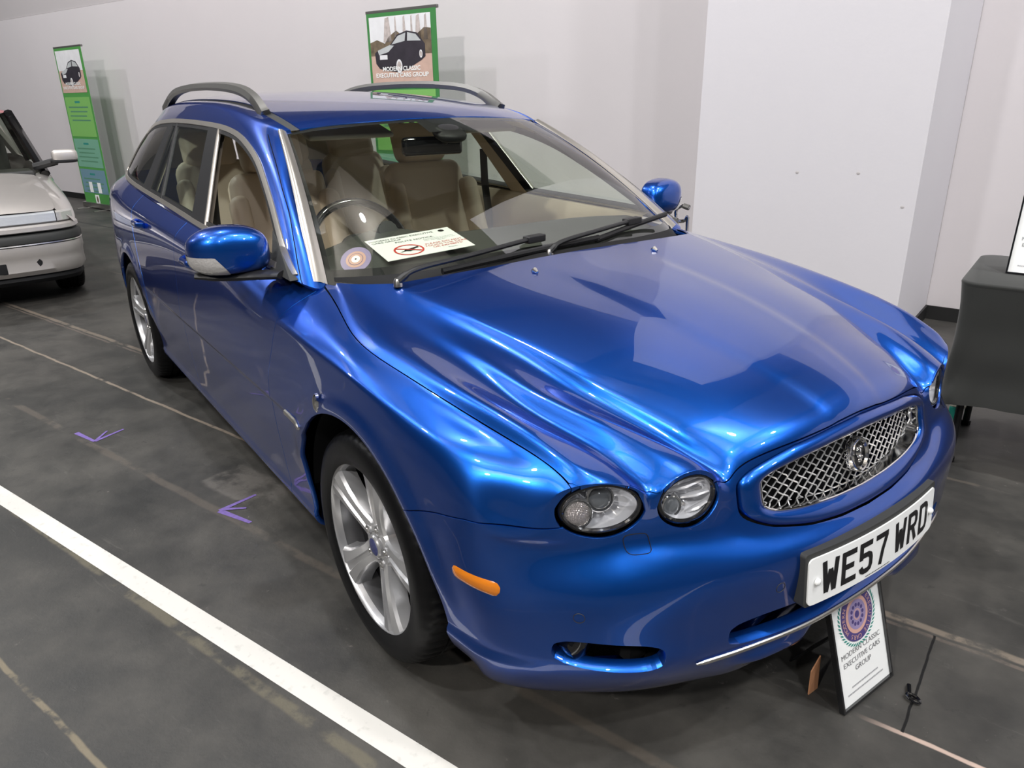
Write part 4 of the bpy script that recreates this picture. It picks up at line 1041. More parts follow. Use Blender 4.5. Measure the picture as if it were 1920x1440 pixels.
# ================================================================== wheels
def make_wheel(s):
    """wheel standing at the origin, outer face towards s*y"""
    w = bpy.data.objects.new('wheel', None); COL.objects.link(w); w.parent = car; w.empty_display_size = .1
    R_ = .317; hw = .1125
    prof = [(.229, -hw*.93), (.240, -hw*.99), (.262, -hw*1.02), (.285, -hw*.98), (.302, -hw*.90), (.311, -hw*.78), (.3155, -hw*.55)]
    full = prof + [(R_, -hw*.45), (R_, -hw*.40), (R_-.007, -hw*.385), (R_-.007, -hw*.33), (R_, -hw*.31), (R_, -hw*.08), (R_-.007, -hw*.06), (R_-.007, hw*.0), (R_-.007, hw*.06), (R_, hw*.08), (R_, hw*.31), (R_-.007, hw*.33), (R_-.007, hw*.385), (R_, hw*.40), (R_, hw*.45)] + [(r, -h) for r, h in prof[::-1]]
    n = 240; V = []; F = []
    for i, (r, h) in enumerate(full):
        for k in range(n):
            rr = r
            if 5 <= i <= len(full)-6 and abs(h) > hw*.42 and k % 4 == 0: rr = r-.0035
            if abs(h) <= hw*.31 and abs(h) > hw*.07 and (k+2) % 6 == 0: rr = r-.003
            a = 2*PI*k/n+ (abs(h)*.3); V.append((rr*math.cos(a), h, rr*math.sin(a)))
    for i in range(len(full)-1):
        for k in range(n): F.append((i*n+k, i*n+(k+1) % n, (i+1)*n+(k+1) % n, (i+1)*n+k))
    MB().add(V, F).build('tyre', 'rubber', w, auto=40)
    o = s
    rim = MB().lathe([(.2385, o*.106), (.2385, o*.100), (.232, o*.104), (.228, o*.101), (.225, o*.092), (.222, o*.080)], 96).build('rim', 'alloy', w)
    MB().lathe([(.222, o*.080), (.217, o*.060), (.216, o*.03), (.212, -o*.03), (.215, -o*.09), (.228, -o*.104)], 96).build('rim_barrel', 'barrel', w)
    # five broad spokes
    sp = MB(); yo = o
    for k in range(5):
        a0 = 2*PI*k/5+(math.radians(6) if o < 0 else PI-math.radians(6))
        ca, sa = math.cos(a0), math.sin(a0)
        st = [(.028, .036, .074, .002), (.060, .033, .077, .003), (.085, .031, .082, .005), (.12, .033, .088, .006), (.16, .038, .0935, .006), (.195, .047, .0965, .006), (.222, .060, .0990, .004), (.236, .068, .1015, .003)]
        V = []; F = []; np_ = 10
        for (r, hw_, yy, rd) in st:
            # section: raised flats either side of a shallow centre channel
            sec = [(-1.10, -.046), (-1.0, -.010), (-.84, -.002), (-.26, .001), (-.16, -rd), (.16, -rd), (.26, .001), (.84, -.002), (1.0, -.010), (1.10, -.046)]
            for (q, dy) in sec:
                u = q*hw_; V.append((r*ca-u*sa, o*(yy+dy), r*sa+u*ca))
        for i in range(len(st)-1):
            for j in range(np_-1): F.append((i*np_+j, i*np_+j+1, (i+1)*np_+j+1, (i+1)*np_+j))
            F.append((i*np_+np_-1, i*np_, (i+1)*np_, (i+1)*np_+np_-1))
        s_ = MB().add(V, F).build('spoke', 'alloy', w, auto=28)
    hub = MB().lathe([(.066, o*.03), (.066, o*.066), (.060, o*.074), (.040, o*.077), (.034, o*.073), (.0335, o*.066)], 60).build('hub', 'alloy', w)
    for k in range(5):
        a0 = 2*PI*k/5+(math.radians(6) if o < 0 else PI-math.radians(6)); c = (.052*math.cos(a0), 0, .052*math.sin(a0))
        MB().lathe([(.0005, o*.083), (.0055, o*.083), (.0080, o*.079), (.0085, o*.058)], 6, 'y', c).build('wheel_nut', 'satin_metal', hub)
        MB().lathe([(.0150, o*.070), (.0145, o*.0795), (.0115, o*.0795), (.0110, o*.066)], 20, 'y', c).build('nut_collar', 'alloy', hub)
    cap = MB().lathe([(.0335, o*.066), (.0335, o*.083), (.030, o*.087), (.024, o*.087)], 40).build('centre_cap', 'alloy', w)
    MB().lathe([(.024, o*.0868), (.015, o*.088), (.0005, o*.0885)], 40).build('centre_badge', 'emblem_blue', cap)
    MB().lathe([(.217, o*.0), (.214, o*.030), (.0005, o*.030)], 40).build('spoke_dark_backing', 'gap', w)  # black disc added to darken the view between the spokes
    MB().lathe([(.150, o*.028), (.150, o*.038), (.085, o*.038), (.084, o*.044), (.060, o*.044)], 64).build('brake_disc', 'steel', w)
    MB().box((.120*(1), o*.025, .060), (.060, .045, .09), Matrix.Rotation(.7, 3, 'Y'), .012).build('brake_caliper', 'steel', w)
    return w
wheels_src = {}; wheels = []
for s in (-1, 1):
    w = make_wheel(s); wheels_src[s] = w; w.location = (AX_F, s*.760, WZ)
    w2 = w.copy(); COL.objects.link(w2); w2.parent = car; w2.location = (AX_R, s*.764, WZ)
    for c_ in list(w.children):
        d2 = c_.copy(); COL.objects.link(d2); d2.parent = w2
        for g_ in c_.children: e2 = g_.copy(); COL.objects.link(e2); e2.parent = d2
    w2.rotation_euler = (0, .9, 0)
# wheel housings and underbody
m = MB()
for s in (-1, 1):
    for ax, RR in ((AX_F, .385), (AX_R, .375)):
        V = []; F = []; K = 26
        for k in range(K+1):
            a = .05+(PI-.10)*k/K
            for yy in (.862, .52): V.append((ax+RR*math.cos(a), s*yy*.985, WZ+RR*math.sin(a)))
        for k in range(K): F.append((2*k, 2*k+1, 2*k+3, 2*k+2))
        i0 = len(V); V += [(ax, s*.52*.985, WZ)]
        for k in range(K): F.append((2*k+1, i0, 2*k+3))
        MB().add(V, F).build('wheel_housing', 'gap', car)
MB().box((0.0, 0, .25), (4.0, 1.0, .06)).box((0, 0, .235), (1.9, 1.55, .05)).box((1.75, 0, .26), (.5, 1.1, .05)).build('underbody', 'gap', car)
# ================================================================== mirrors
def superell(c, ax, rad, e=(.8, .8), nu=28, nv=18, deform=None):
    V = []; F = []
    sp = lambda v, p: math.copysign(abs(v)**p, v)
    for j in range(nv+1):
        ph = -PI/2+PI*j/nv
        for i in range(nu):
            th = 2*PI*i/nu
            q = np.array([sp(math.cos(ph), e[0])*sp(math.cos(th), e[1]), sp(math.cos(ph), e[0])*sp(math.sin(th), e[1]), sp(math.sin(ph), e[0])])
            if deform: q = deform(q)
            p = np.array(c)+sum(q[k]*rad[k]*np.array(ax[k]) for k in range(3)); V.append(p)
    for j in range(nv):
        for i in range(nu): F.append((j*nu+i, j*nu+(i+1) % nu, (j+1)*nu+(i+1) % nu, (j+1)*nu+i))
    return V, F
for s in (-1, 1):
    mr = bpy.data.objects.new('door_mirror', None); COL.objects.link(mr); mr.parent = car; mr.empty_display_size = .1
    c = np.array([.640, s*.910, .990])
    def df(q):
        x_, y_, z_ = q
        # outboard end slimmer, inboard end taller, flat underside, flat rear
        k = 1-.26*max(0, y_)**1.5+.04*min(0, y_)
        z2 = z_*k if z_ > 0 else z_*.80
        x2 = (x_*(1-.28*max(0, y_)**2)) if x_ > 0 else x_*.35
        return np.array([x2-.30*y_*abs(y_)*.6, y_, z2+.05*y_])
    V, F = superell(c, ((1, 0, 0), (0, s, 0), (0, 0, 1)), (.088, .112, .080), (.64, .64), 40, 26, df)
    V = np.array(V); V[:, 2] = np.maximum(V[:, 2], .935)
    MB().add(V, F).build('mirror_shell', 'paint', mr, auto=None)
    # indicator lens wrapping the lower outer corner
    V2 = np.array(superell(c, ((1, 0, 0), (0, s, 0), (0, 0, 1)), (.0893, .1133, .0812), (.64, .64), 72, 48, df)[0]); F72 = superell(c, ((1, 0, 0), (0, s, 0), (0, 0, 1)), (.0893, .1133, .0812), (.64, .64), 72, 48, df)[1]
    V2[:, 2] = np.maximum(V2[:, 2], .935)
    keep = []
    gfun = lambda p: min((p[1]*s-.925), .990-p[2]-max(0, .968-p[1]*s)*1.3, p[2]-.9352, p[0]-.585)
    gl_ = [gfun(p) for p in V2]
    VD, Fk = clip_mesh(V2, F72, [[gl_[i] for i in f] for f in F72])
    used = sorted({i for f in Fk for i in f}); mp = {v: k for k, v in enumerate(used)}
    il = mesh_obj('mirror_indicator', VD[used], [tuple(mp[i] for i in f) for f in Fk], 'indicator_clear', mr) if False else None
    MB().add(VD[used], [tuple(mp[i] for i in f) for f in Fk]).build('mirror_indicator', 'crystal', mr, auto=None)
    # black base and arm
    m = MB()
    pts = [(.615, s*1.003, .927), (.64, s*.955, .924), (.67, s*.895, .922), (.72, s*.84, .925), (.79, s*.80, .932)]
    m.tube(pts, [.022, .034, .036, .034, .030], 14, flat=.42)
    m.build('mirror_arm', 'black_plastic', mr)
    m = MB(); o = []
    tri = [(.858, .926), (.80, .950), (.72, .985), (.60, 1.030), (.635, .995), (.675, .955), (.69, .930)]
    V = []
    for (xx, zz) in tri:
        yb = .802-.52*(zz-.93)
        V.append((xx, s*(yb+.004), zz))
    for (xx, zz) in tri:
        yb = .802-.52*(zz-.93); V.append((xx, s*(yb-.02), zz))
    n = len(tri); m.add(V, [tuple(range(n)), tuple(range(n, 2*n))[::-1]]+[(i, (i+1) % n, n+(i+1) % n, n+i) for i in range(n)])
    m.build('mirror_sail', 'dark_plastic', mr, auto=20)
    m = MB(); V, F = superell((.648, s*.905, .985), ((1, 0, 0), (0, s, 0), (0, 0, 1)), (.006, .085, .052), (.6, .6), 24, 12); m.add(V, F).build('mirror_glass', 'chrome', mr)

# ================================================================== roof rails
RL = [(.01, .530, 1.345), (-.035, .527, 1.378), (-.11, .524, 1.412), (-.24, .520, 1.440), (-.45, .515, 1.457), (-.75, .509, 1.465), (-1.1, .502, 1.463), (-1.35, .496, 1.450), (-1.52, .489, 1.424), (-1.66, .484, 1.385), (-1.72, .482, 1.355)]
for s in (-1, 1):
    pts = catmull([(a, s*b, c) for a, b, c in RL], 5)
    n = len(pts); r = [.021+.012*abs(2*i/(n-1)-1)**6 for i in range(n)]
    m = MB(); V = []; F = []; SEC = [(-.5, -.5), (.5, -.5), (.62, -.1), (.35, .45), (-.35, .5), (-.62, 0)]; ns = len(SEC)
    for i, p in enumerate(pts):
        a_ = pts[max(0, i-1)]; b_ = pts[min(n-1, i+1)]; t_ = (b_-a_)/np.linalg.norm(b_-a_); sd = np.array((0, s, -.15)); nn_ = np.cross(t_, sd); nn_ = nn_ if nn_[2] > 0 or abs(nn_[2]) < .2 else -nn_; nn_ = nn_/np.linalg.norm(nn_)
        q_ = abs(2*i/(n-1)-1); hgt = .030+.028*q_**7+.010*q_; wid = .034+.006*q_**5
        for (u_, w_) in SEC: V.append(p+sd*u_*wid+nn_*w_*hgt)
    for i in range(n-1):
        for k in range(ns): F.append((i*ns+k, i*ns+(k+1) % ns, (i+1)*ns+(k+1) % ns, (i+1)*ns+k))
    F += [tuple(range(ns)), tuple((n-1)*ns+k for k in range(ns))]
    rl = m.add(V, F).build('roof_rail', 'rail', car, auto=40)

# windscreen surround: bright strips up the pillars, black band round the glass
for s in (-1, 1):
    A = [ws_at(s*1.0, t) for t in np.linspace(0, 1, 24)]; B = [ws_at(s*.975, t) for t in np.linspace(0, 1, 24)]
    V = []; F = []
    for i in range(24):
        t = i/23; a = np.array(A[i]); w = .044*(1-t)+.026*t
        out = np.array([-.35, s*.75, .15]); out /= np.linalg.norm(out)
        n_ = np.array([.5, s*.45, .75]); n_ /= np.linalg.norm(n_)
        V += [a+n_*.004-out*.002, a+n_*.013+out*w*.35, a+n_*.011+out*w*.8, a+n_*.001+out*w*1.05]
    for i in range(23):
        for k in range(3): F.append((4*i+k, 4*i+k+1, 4*i+5+k, 4*i+4+k))
    MB().add(V, F).build('windscreen_pillar_trim', 'bright_trim', car, auto=None)
for s in (-1, 1):
    pts = [np.array((a, s*b, c)) for a, b, c in ((.885, .792, .930), (.80, .765, .985), (.666, .724, 1.086), (.54, .690, 1.155), (.408, .655, 1.223), (.30, .627, 1.275), (.215, .605, 1.308))]
    bv2 = BVHTree.FromPolygons([Vector(p) for p in P2], [tuple(f) for f in Fd2]) if s < 0 else bv2
    q = []
    for p in catmull(pts, 5):
        h = bv2.find_nearest(Vector(p)); nn_ = np.array(h[1]); nn_ = nn_ if nn_[1]*s > 0 else -nn_; q.append(tuple(np.array(h[0])+nn_*.0004))
    MB().tube(q, .0016, 6).build('pillar_seam', 'black_gloss', car)
def ws_band(name, ranges, mat, lift=-.002):
    V = []; F = []
    for (i0, i1, t0, t1, n, mm_) in ranges:
        b = len(V)
        for j in range(mm_+1):
            for i in range(n+1): V.append(ws_at(i0+(i1-i0)*i/n, t0+(t1-t0)*j/mm_)+np.array(wsn)*lift)
        for j in range(mm_):
            for i in range(n): F.append((b+j*(n+1)+i, b+j*(n+1)+i+1, b+(j+1)*(n+1)+i+1, b+(j+1)*(n+1)+i))
    return mesh_obj(name, V, F, mat, car)
ws_band('glass_black_border', [(-1, 1, 0, .075, 40, 2), (-1, -.955, .07, 1, 2, 20), (.955, 1, .07, 1, 2, 20), (-1, 1, .975, 1, 40, 1), (-.16, .16, .86, .98, 6, 3)], 'gap', -.004)
# cowl panel between bonnet and glass
V = []; F = []; n = 40
for k in range(n+1):
    i = -.95+1.9*k/n; p = ws_at(i, 0); q = ws_at(i, .03)
    ex = np.array([.050*(1-abs(i)**2.5)+.002, 0, -.022]); V += [q+np.array(wsn)*.004, p+ex*.5+np.array([0, 0, .002]), p+ex+np.array([0, 0, -.012]), p+ex*1.4-np.array([0, 0, .05])]
for k in range(n):
    for j in range(3): F.append((4*k+j, 4*k+j+1, 4*k+5+j, 4*k+4+j))
MB().add(V, F).build('cowl_panel', 'gap', car)
# ================================================================== wipers
def wiper(piv, elbow, tip, b0, b1, near):
    w = bpy.data.objects.new('wiper', None); COL.objects.link(w); w.parent = car; w.empty_display_size = .05
    up = np.array(wsn)
    P_ = [np.array(p) for p in (piv, elbow, tip)]
    a = catmull([P_[0]+up*.010, P_[0]*.88+P_[2]*.12+up*.034, P_[1]+up*.036, P_[2]+up*.022], 6)
    MB().tube([tuple(p) for p in a], [.013]*4+[.009]*(len(a)-4), 10, flat=.8).build('wiper_arm', 'black_plastic', w)
    MB().lathe([(.0005, .010), (.008, .008), (.0115, .002), (.013, -.014)], 20, 'z', tuple(P_[0]+up*.010)).build('wiper_pivot', 'satin_metal', w)
    bl = catmull([np.array(b0)+up*.010, (np.array(b0)+np.array(b1))/2+up*.013, np.array(b1)+up*.010], 8)
    MB().tube([tuple(p) for p in bl], .0075, 8, flat=1.3).build('wiper_blade', 'black_plastic', w)
    MB().box(tuple(P_[2]+up*.020), (.030, .075, .022), Matrix.Rotation(.12, 3, 'Z'), .006).build('blade_clip', 'black_plastic', w)
wiper((1.112, -.600, .932), (1.105, -.36, .950), (1.070, -.10, .975), (1.115, -.46, .940), (1.094, .150, .960), True)
wiper((1.112, -.070, .945), (1.085, .16, .962), (1.045, .345, .980), (1.095, .14, .955), (1.005, .56, .985), False)
for s in (-1, 1):
    zj = skin.ray_cast(Vector((1.262, s*.241, 2)), Vector((0, 0, -1)))[0].z
    MB().tube([(1.275, s*.241, zj+.001), (1.262, s*.241, zj+.006), (1.25, s*.241, zj+.002)], [.004, .008, .003], 8).build('washer_jet', 'satin_metal', car)

# door handles
for s in (-1, 1):
    for xh, zh in ((-.02, .848), (-.92, .880)):
        pts = [on_skin(xx, s, zh+.0*xx, .004 if k in (0, 5) else .026) for k, xx in enumerate(np.linspace(xh-.085, xh+.085, 6))]
        MB().tube([tuple(p) for p in catmull(pts, 3)], .0105, 10, flat=1.3).build('door_handle', 'paint', car)

# ================================================================== interior
# dashboard: lofted across the car
prof = [(1.10, .895), (1.02, .945), (.93, .968), (.80, .978), (.66, .980), (.56, .970), (.49, .940), (.455, .885), (.46, .80), (.50, .70), (.56, .55), (.60, .35)]
ys = np.linspace(-.74, .74, 41); V = []; F = []; DZ = -.030
for yy in ys:
    hump = .045*math.exp(-((yy+.36)/.17)**2); side_ = .05*(abs(yy)/.74)**4
    for (xx, zz) in prof:
        xbf = float(np.interp(abs(yy), [0, .35, .55, .65, .74], [1.09, 1.05, .98, .90, .80])); xx = xx if xx < .6 else .6+(xx-.6)*(xbf-.6)/.5
        k = max(0, min(1, (zz-.6)/.3)); fwd = max(0, min(1, (1.0-xx)/.4))
        V.append((xx-.05*hump/.045*fwd*.5+.10*side_/.05*(.2 if xx < 1.0 else 0)*-1*0, yy, zz+DZ*k+hump*fwd*k-side_*.4*k - (.03*(abs(yy)/.74)**3 if xx > .95 else 0)))
n = len(prof)
for i in range(40):
    for k in range(n-1): F.append((i*n+k, i*n+k+1, (i+1)*n+k+1, (i+1)*n+k))
dash = MB().add(V, F).build('dashboard', 'dash', car) if False else None
M['dash'] = pm('dark_green_grey_dash', (.045, .048, .042), .55, bump=.3, bscale=500)
dash = MB().add(V, F).build('dashboard', 'dash', car)
# steering wheel (right-hand drive)
sw = bpy.data.objects.new('steering_wheel', None); COL.objects.link(sw); sw.parent = car; sw.location = (.40, -.37, .885); sw.rotation_euler = (0, math.radians(-25), 0); sw.empty_display_size = .1
K = 48
MB().tube([(0, .187*math.cos(2*PI*k/K), .187*math.sin(2*PI*k/K)) for k in range(K)], .0155, 12, closed=True).build('wheel_rim', 'black_gloss', sw)
m = MB()
for a in (0, PI, -PI/2): m.tube([(0, .05*math.cos(a), .05*math.sin(a)), (-.005, .18*math.cos(a), .18*math.sin(a))], [.026, .016], 10, flat=.5)
V, F = superell((-.01, 0, 0), ((1, 0, 0), (0, 1, 0), (0, 0, 1)), (.03, .075, .07), (.8, .8)); m.add(V, F); m.build('wheel_boss', 'dark_plastic', sw)
MB().tube([(.02, 0, 0), (.25, 0, .0)], .035, 12).build('steering_column', 'dark_plastic', sw)
def soft_box(c, size, rot=None, b=.3, lv=2):
    bm = bmesh.new(); bmesh.ops.create_cube(bm, size=1)
    for v in bm.verts: v.co = Vector((v.co.x*size[0], v.co.y*size[1], v.co.z*size[2]))
    bmesh.ops.bevel(bm, geom=bm.edges[:], offset=min(size)*b, segments=4, profile=.5, affect='EDGES')
    R0 = rot if rot is not None else Matrix.Identity(3); bm.verts.index_update()
    V = [tuple(R0 @ v.co+Vector(c)) for v in bm.verts]; F = [[v.index for v in f.verts] for f in bm.faces]; bm.free(); return V, F
def seat(x_, y_, w=.50, rear=False):
    st = bpy.data.objects.new('seat', None); COL.objects.link(st); st.parent = car; st.location = (x_, y_, 0); st.empty_display_size = .1
    Rb = Matrix.Rotation(math.radians(-20), 3, 'Y')
    m = MB(); m.add(*soft_box((.12, 0, .50), (.50, w, .15), Matrix.Rotation(math.radians(-6), 3, 'Y')))
    for q in (-1, 1): m.add(*soft_box((.13, q*(w/2-.05), .535), (.48, .09, .14), Matrix.Rotation(math.radians(-6), 3, 'Y'), .45))
    m.build('seat_cushion', 'beige', st)
    m = MB(); c = Vector((-.20, 0, .82))
    V, F = soft_box((0, 0, 0), (.13, w*.94, .62), None, .42)
    V = [(v[0]-.02*math.cos(v[1]/(w/2)*1.4)*1.5, v[1]*(1-.18*max(0, v[2]/.31)**2), v[2]) for v in V]; m.add([tuple(Rb @ Vector(v)+c) for v in V], F)
    for q in (-1, 1):
        V, F = soft_box((.045, q*(w/2-.045), -.04), (.13, .085, .48), Matrix.Rotation(q*.25, 3, 'Z'), .45)
        V = [(v[0], v[1]*(1-.16*max(0, v[2]/.31)**2), v[2]) for v in V]; m.add([tuple(Rb @ Vector(v)+c) for v in V], F)
    m.build('seat_back', 'beige', st)
    m = MB(); c2 = Vector((-.325, 0, 1.195)) if not rear else Vector((-.31, 0, 1.16))
    V, F = soft_box((0, 0, 0), (.11, .27, .19), None, .45); m.add([tuple(Rb @ Vector(v)+c2) for v in V], F); m.build('head_restraint', 'beige', st)
    m = MB()
    for q in (-1, 1): m.tube([(-.31, q*.07, 1.05), (-.325, q*.07, 1.15)], .007, 8)
    m.build('restraint_posts', 'satin_metal', st)
    return st
seat(-.14, -.37); seat(-.14, .37)
seat(-1.02, -.40, .44, True); seat(-1.02, 0.0, .34, True); seat(-1.02, .40, .44, True)
# floor pan, rear deck, headlining, inner trims
MB().box((-.6, 0, .40), (3.4, 1.46, .03)).box((.62, 0, .55), (.03, 1.4, .5)).build('cabin_floor', 'beige_dark', car) if False else None
M['beige_dark'] = pm('brown_carpet', (.16, .125, .09), .9)
MB().box((-.75, 0, .36), (3.0, 1.46, .03)).box((.66, 0, .60), (.03, 1.4, .5)).build('cabin_floor', 'beige_dark', car)
MB().box((-.15, 0, .52), (.95, .19, .22), None, .03).build('centre_console', 'dash', car)
MB().box((-1.86, 0, .78), (.78, 1.30, .04)).build('cargo_cover', 'beige_dark', car)
f_ = (U2.min(1) >= 3.999)
panel('headlining', 'beige_light', car, P2-N2*.030, -N2, Fd2[f_][:, ::-1], [lambda x, y, z: .10-x, lambda x, y, z: np.where(x > -.12, .46-np.abs(y), 1.), lambda x, y, z: x+2.05], flange=0)
for s in (-1, 1):
    sel = (P2[Fd2][:, :, 1].mean(1)*s > 0); f_ = sel & (U2.max(1) <= 4.001)
    panel('pillar_inner_trim', 'beige_light', car, P2-N2*.022, -N2, Fd2[f_][:, ::-1], [lambda x, y, z: .016-dlo(x, y, z), lambda x, y, z: z-.93, lambda x, y, z: .06-x+(1.30-z)*1.75], flange=0)
    panel('door_pillar_inner_trim', 'beige', car, P2-N2*.034, -N2, Fd2[f_][:, ::-1], [lambda x, y, z: dlo(x, y, z)+.03, lambda x, y, z: bp_f(z)-.03-x, lambda x, y, z: x-bp_r(z)-.03], flange=0)
    panel('rear_pillar_inner_trim', 'beige', car, P2-N2*.034, -N2, Fd2[f_][:, ::-1], [lambda x, y, z: dlo(x, y, z)+.03, lambda x, y, z: cp_f(z)+.01-x, lambda x, y, z: x-cp_r(z)+.01], flange=0)
    # inner door panels
    V = []; F = []
    xs = np.linspace(-2.0, .72, 28)
    for xx in xs:
        for (zz, dy) in ((.952, .0), (.945, -.035), (.90, -.06), (.80, -.075), (.55, -.09), (.38, -.09)):
            wd = np.interp(xx, [-2.0, -1.6, -.4, .5, .72], [.68, .735, .78, .785, .775]); zt = np.interp(xx, [-1.9, -1.2, -.4, .5], [.05, .03, .012, -.005]); V.append((xx, s*(wd+dy), zz+zt*(zz > .85)))
    for i in range(27):
        for k in range(5): F.append((6*i+k, 6*i+k+1, 6*i+7+k, 6*i+6+k))
    MB().add(V, F).build('door_inner_trim', 'beige', car)
    MB().tube([(-.33, s*.665, 1.16), (-.34, s*.675, 1.0), (-.30, s*.70, .6)], .022, 6, flat=.15).build('seat_belt', 'dark_plastic', car)
# rear view mirror with its black sensor foot
m = MB(); m.add(*soft_box((.36, -.03, 1.235), (.035, .24, .068), Matrix.Rotation(-.15, 3, 'Z'), .4)); m.build('interior_mirror', 'black_gloss', car)
m = MB(); m.tube([(.40, 0, 1.25), (.455, 0, 1.285)], .014, 8); V, F = superell((.44, 0, 1.28), ((.9, 0, -.45), (0, 1, 0), (.45, 0, .9)), (.05, .065, .022), (.8, .8)); m.add(V, F); m.build('sensor_housing', 'black_plastic', car)
for s in (-1, 1):
    m = MB(); m.add(*soft_box((.16, s*.29, 1.292), (.15, .34, .018), Matrix.Rotation(.25, 3, 'Y'), .4)); m.build('sun_visor', 'beige_light', car)
# ================================================================== the pale silver car at the left
sil = empty('silver_car', 'pale silver older car with rectangular headlamps and a red roof, left of the blue car', 'car', (0, 0, 0))
SY = -1.655
def sgrid(name, st, mat, parent=sil, auto=40, lv=2, cap=False):
    """st: list of stations, each a half section of (x, a, z); mirrored about the car's own centre line"""
    V = []; F = []; m_ = len(st[0]); ns = len(st)
    full = []
    for sec in st:
        row = [(x, SY-a, z) for x, a, z in sec[::-1]]+[(x, SY+a, z) for x, a, z in (sec if sec[0][1] > 1e-6 else sec[1:])]
        full.append(row)
    w = len(full[0])
    for r in full: V += r
    for i in range(ns-1):
        for k in range(w-1): F.append((i*w+k, i*w+k+1, (i+1)*w+k+1, (i+1)*w+k))
    if lv:
        P3, F3 = cc(V, F, lv, False); V, F = P3, F3
    return MB().add(V, [tuple(f) for f in F]).build(name, mat, parent, auto=auto)
# half sections from centre line (a=0) outwards
M['crystal_white'] = pm('old_lamp_glass', (.72, .73, .74), .15, .15, bump=1.0, bscale=60, coat=1)
hood = [[(-3.49,0,.678),(-3.495,.35,.678),(-3.52,.58,.674),(-3.56,.700,.668)], [(-3.56,0,.728),(-3.565,.35,.727),(-3.59,.58,.720),(-3.63,.700,.706)], [(-3.85,0,.795),(-3.85,.35,.792),(-3.86,.58,.783),(-3.875,.700,.770)],
        [(-4.18,0,.862),(-4.19,.35,.858),(-4.22,.58,.848),(-4.24,.695,.832)], [(-4.36,0,.900),(-4.38,.35,.894),(-4.42,.58,.880),(-4.46,.690,.866)]]
sgrid('bonnet', hood, 'silver_paint')
for s in (-1, 1):
    def pt(x, a, z): return (x, SY+s*a, z)
    # wing
    V = []; F = []; cols = 6
    secs = [(-3.56, .693, .666, .80, .58), (-3.65, .693, .710, .825, .60), (-3.88, .693, .770, .838, .62), (-4.10, .690, .808, .84, .66), (-4.26, .688, .834, .84, .64), (-4.50, .686, .868, .84, .22), (-4.62, .765, .868, .84, .22)]
    for (x, a, z, a2, zb) in secs:
        V += [pt(x, a, z), pt(x, a+(a2-a)*.6, z-.022), pt(x, a2, z-.09), pt(x, a2+.004, (z-.09)*.5+zb*.5), pt(x, a2, zb)]
    for i in range(len(secs)-1):
        for k in range(4): F.append((5*i+k, 5*i+k+1, 5*i+6+k, 5*i+5+k))
    P3, F3 = cc(V, F, 2, False); 
    # clip the wheel arch
    g = [float(p[2] > .3)*(math.hypot(p[0]+4.02, p[2]-.30)-.335)+float(p[2] <= .3)*(abs(p[0]+4.02)-.335) for p in P3]
    VD, Fk = clip_mesh(P3, [tuple(f) for f in F3], [[g[i] for i in f] for f in F3])
    MB().add(VD, Fk).build('front_wing', 'silver_paint', sil, auto=None)
    # body side behind the wing
    V = []; F = []
    for (x, a2, zt) in ((-4.62, .84, .868), (-5.2, .845, .885), (-6.0, .845, .90), (-6.9, .83, .905), (-7.35, .76, .89), (-7.5, .5, .88), (-7.52, 0, .88)):
        V += [pt(x, a2-.075 if a2 > .4 else a2, zt), pt(x, a2-.02 if a2 > .1 else a2, zt-.025), pt(x, a2, zt-.12), pt(x, a2, .5), pt(x, a2, .22)]
    for i in range(6):
        for k in range(4): F.append((5*i+k, 5*i+k+1, 5*i+6+k, 5*i+5+k))
    P3, F3 = cc(V, F, 2, False); MB().add(P3, [tuple(f) for f in F3]).build('body_side', 'silver_paint', sil, auto=None)
    # head lamp and corner indicator
    def lampbox(nm, a0, a1, z0, z1, mat, xo=0.):
        V = []; F = []; n = 8
        for i in range(n+1):
            a = a0+(a1-a0)*i/n; x = np.interp(a, [0, .35, .6, .72, .80], [-3.462, -3.468, -3.498, -3.53, -3.60])+xo
            V += [pt(x-.03, a, z1), pt(x, a, z1-.012), pt(x+.006, a, z0+.012), pt(x-.02, a, z0)]
        for i in range(n):
            for k in range(3): F.append((4*i+k, 4*i+k+1, 4*i+5+k, 4*i+4+k))
        return MB().add(V, F).build(nm, mat, sil)
    lampbox('head_lamp_body', .30, .685, .588, .668, 'crystal_white', -.010); lampbox('head_lamp_glass', .30, .685, .586, .670, 'lens'); lampbox('corner_indicator', .69, .80, .588, .668, 'amber_pale' if 'amber_pale' in M else 'crystal')
    # wheel copies its shapes from the blue car's wheel
    src = wheels_src[s]
    for xw in (-4.02, -6.60):
        w2 = src.copy(); COL.objects.link(w2); w2.parent = sil; w2.location = (xw, SY+s*.725, .30); w2.scale = (.94, .85, .94)
        for c_ in list(src.children):
            d2 = c_.copy(); COL.objects.link(d2); d2.parent = w2
            for g_ in c_.children: e2 = g_.copy(); COL.objects.link(e2); e2.parent = d2
    # door mirror
    V, F = superell((-4.42, SY+s*.925, .998), ((1, 0, 0), (0, s, 0), (0, 0, 1)), (.05, .095, .050), (.5, .5), 20, 12)
    mrr = MB().add(V, F).build('door_mirror', 'silver_paint', sil, auto=None)
    V, F = superell((-4.42, SY+s*.915, .956), ((1, 0, 0), (0, s, 0), (0, 0, 1)), (.05, .10, .016), (.5, .5), 20, 8); MB().add(V, F).tube([(-4.50, SY+s*.70, .915), (-4.43, SY+s*.86, .955)], .030, 8).build('mirror_base', 'black_plastic', mrr)
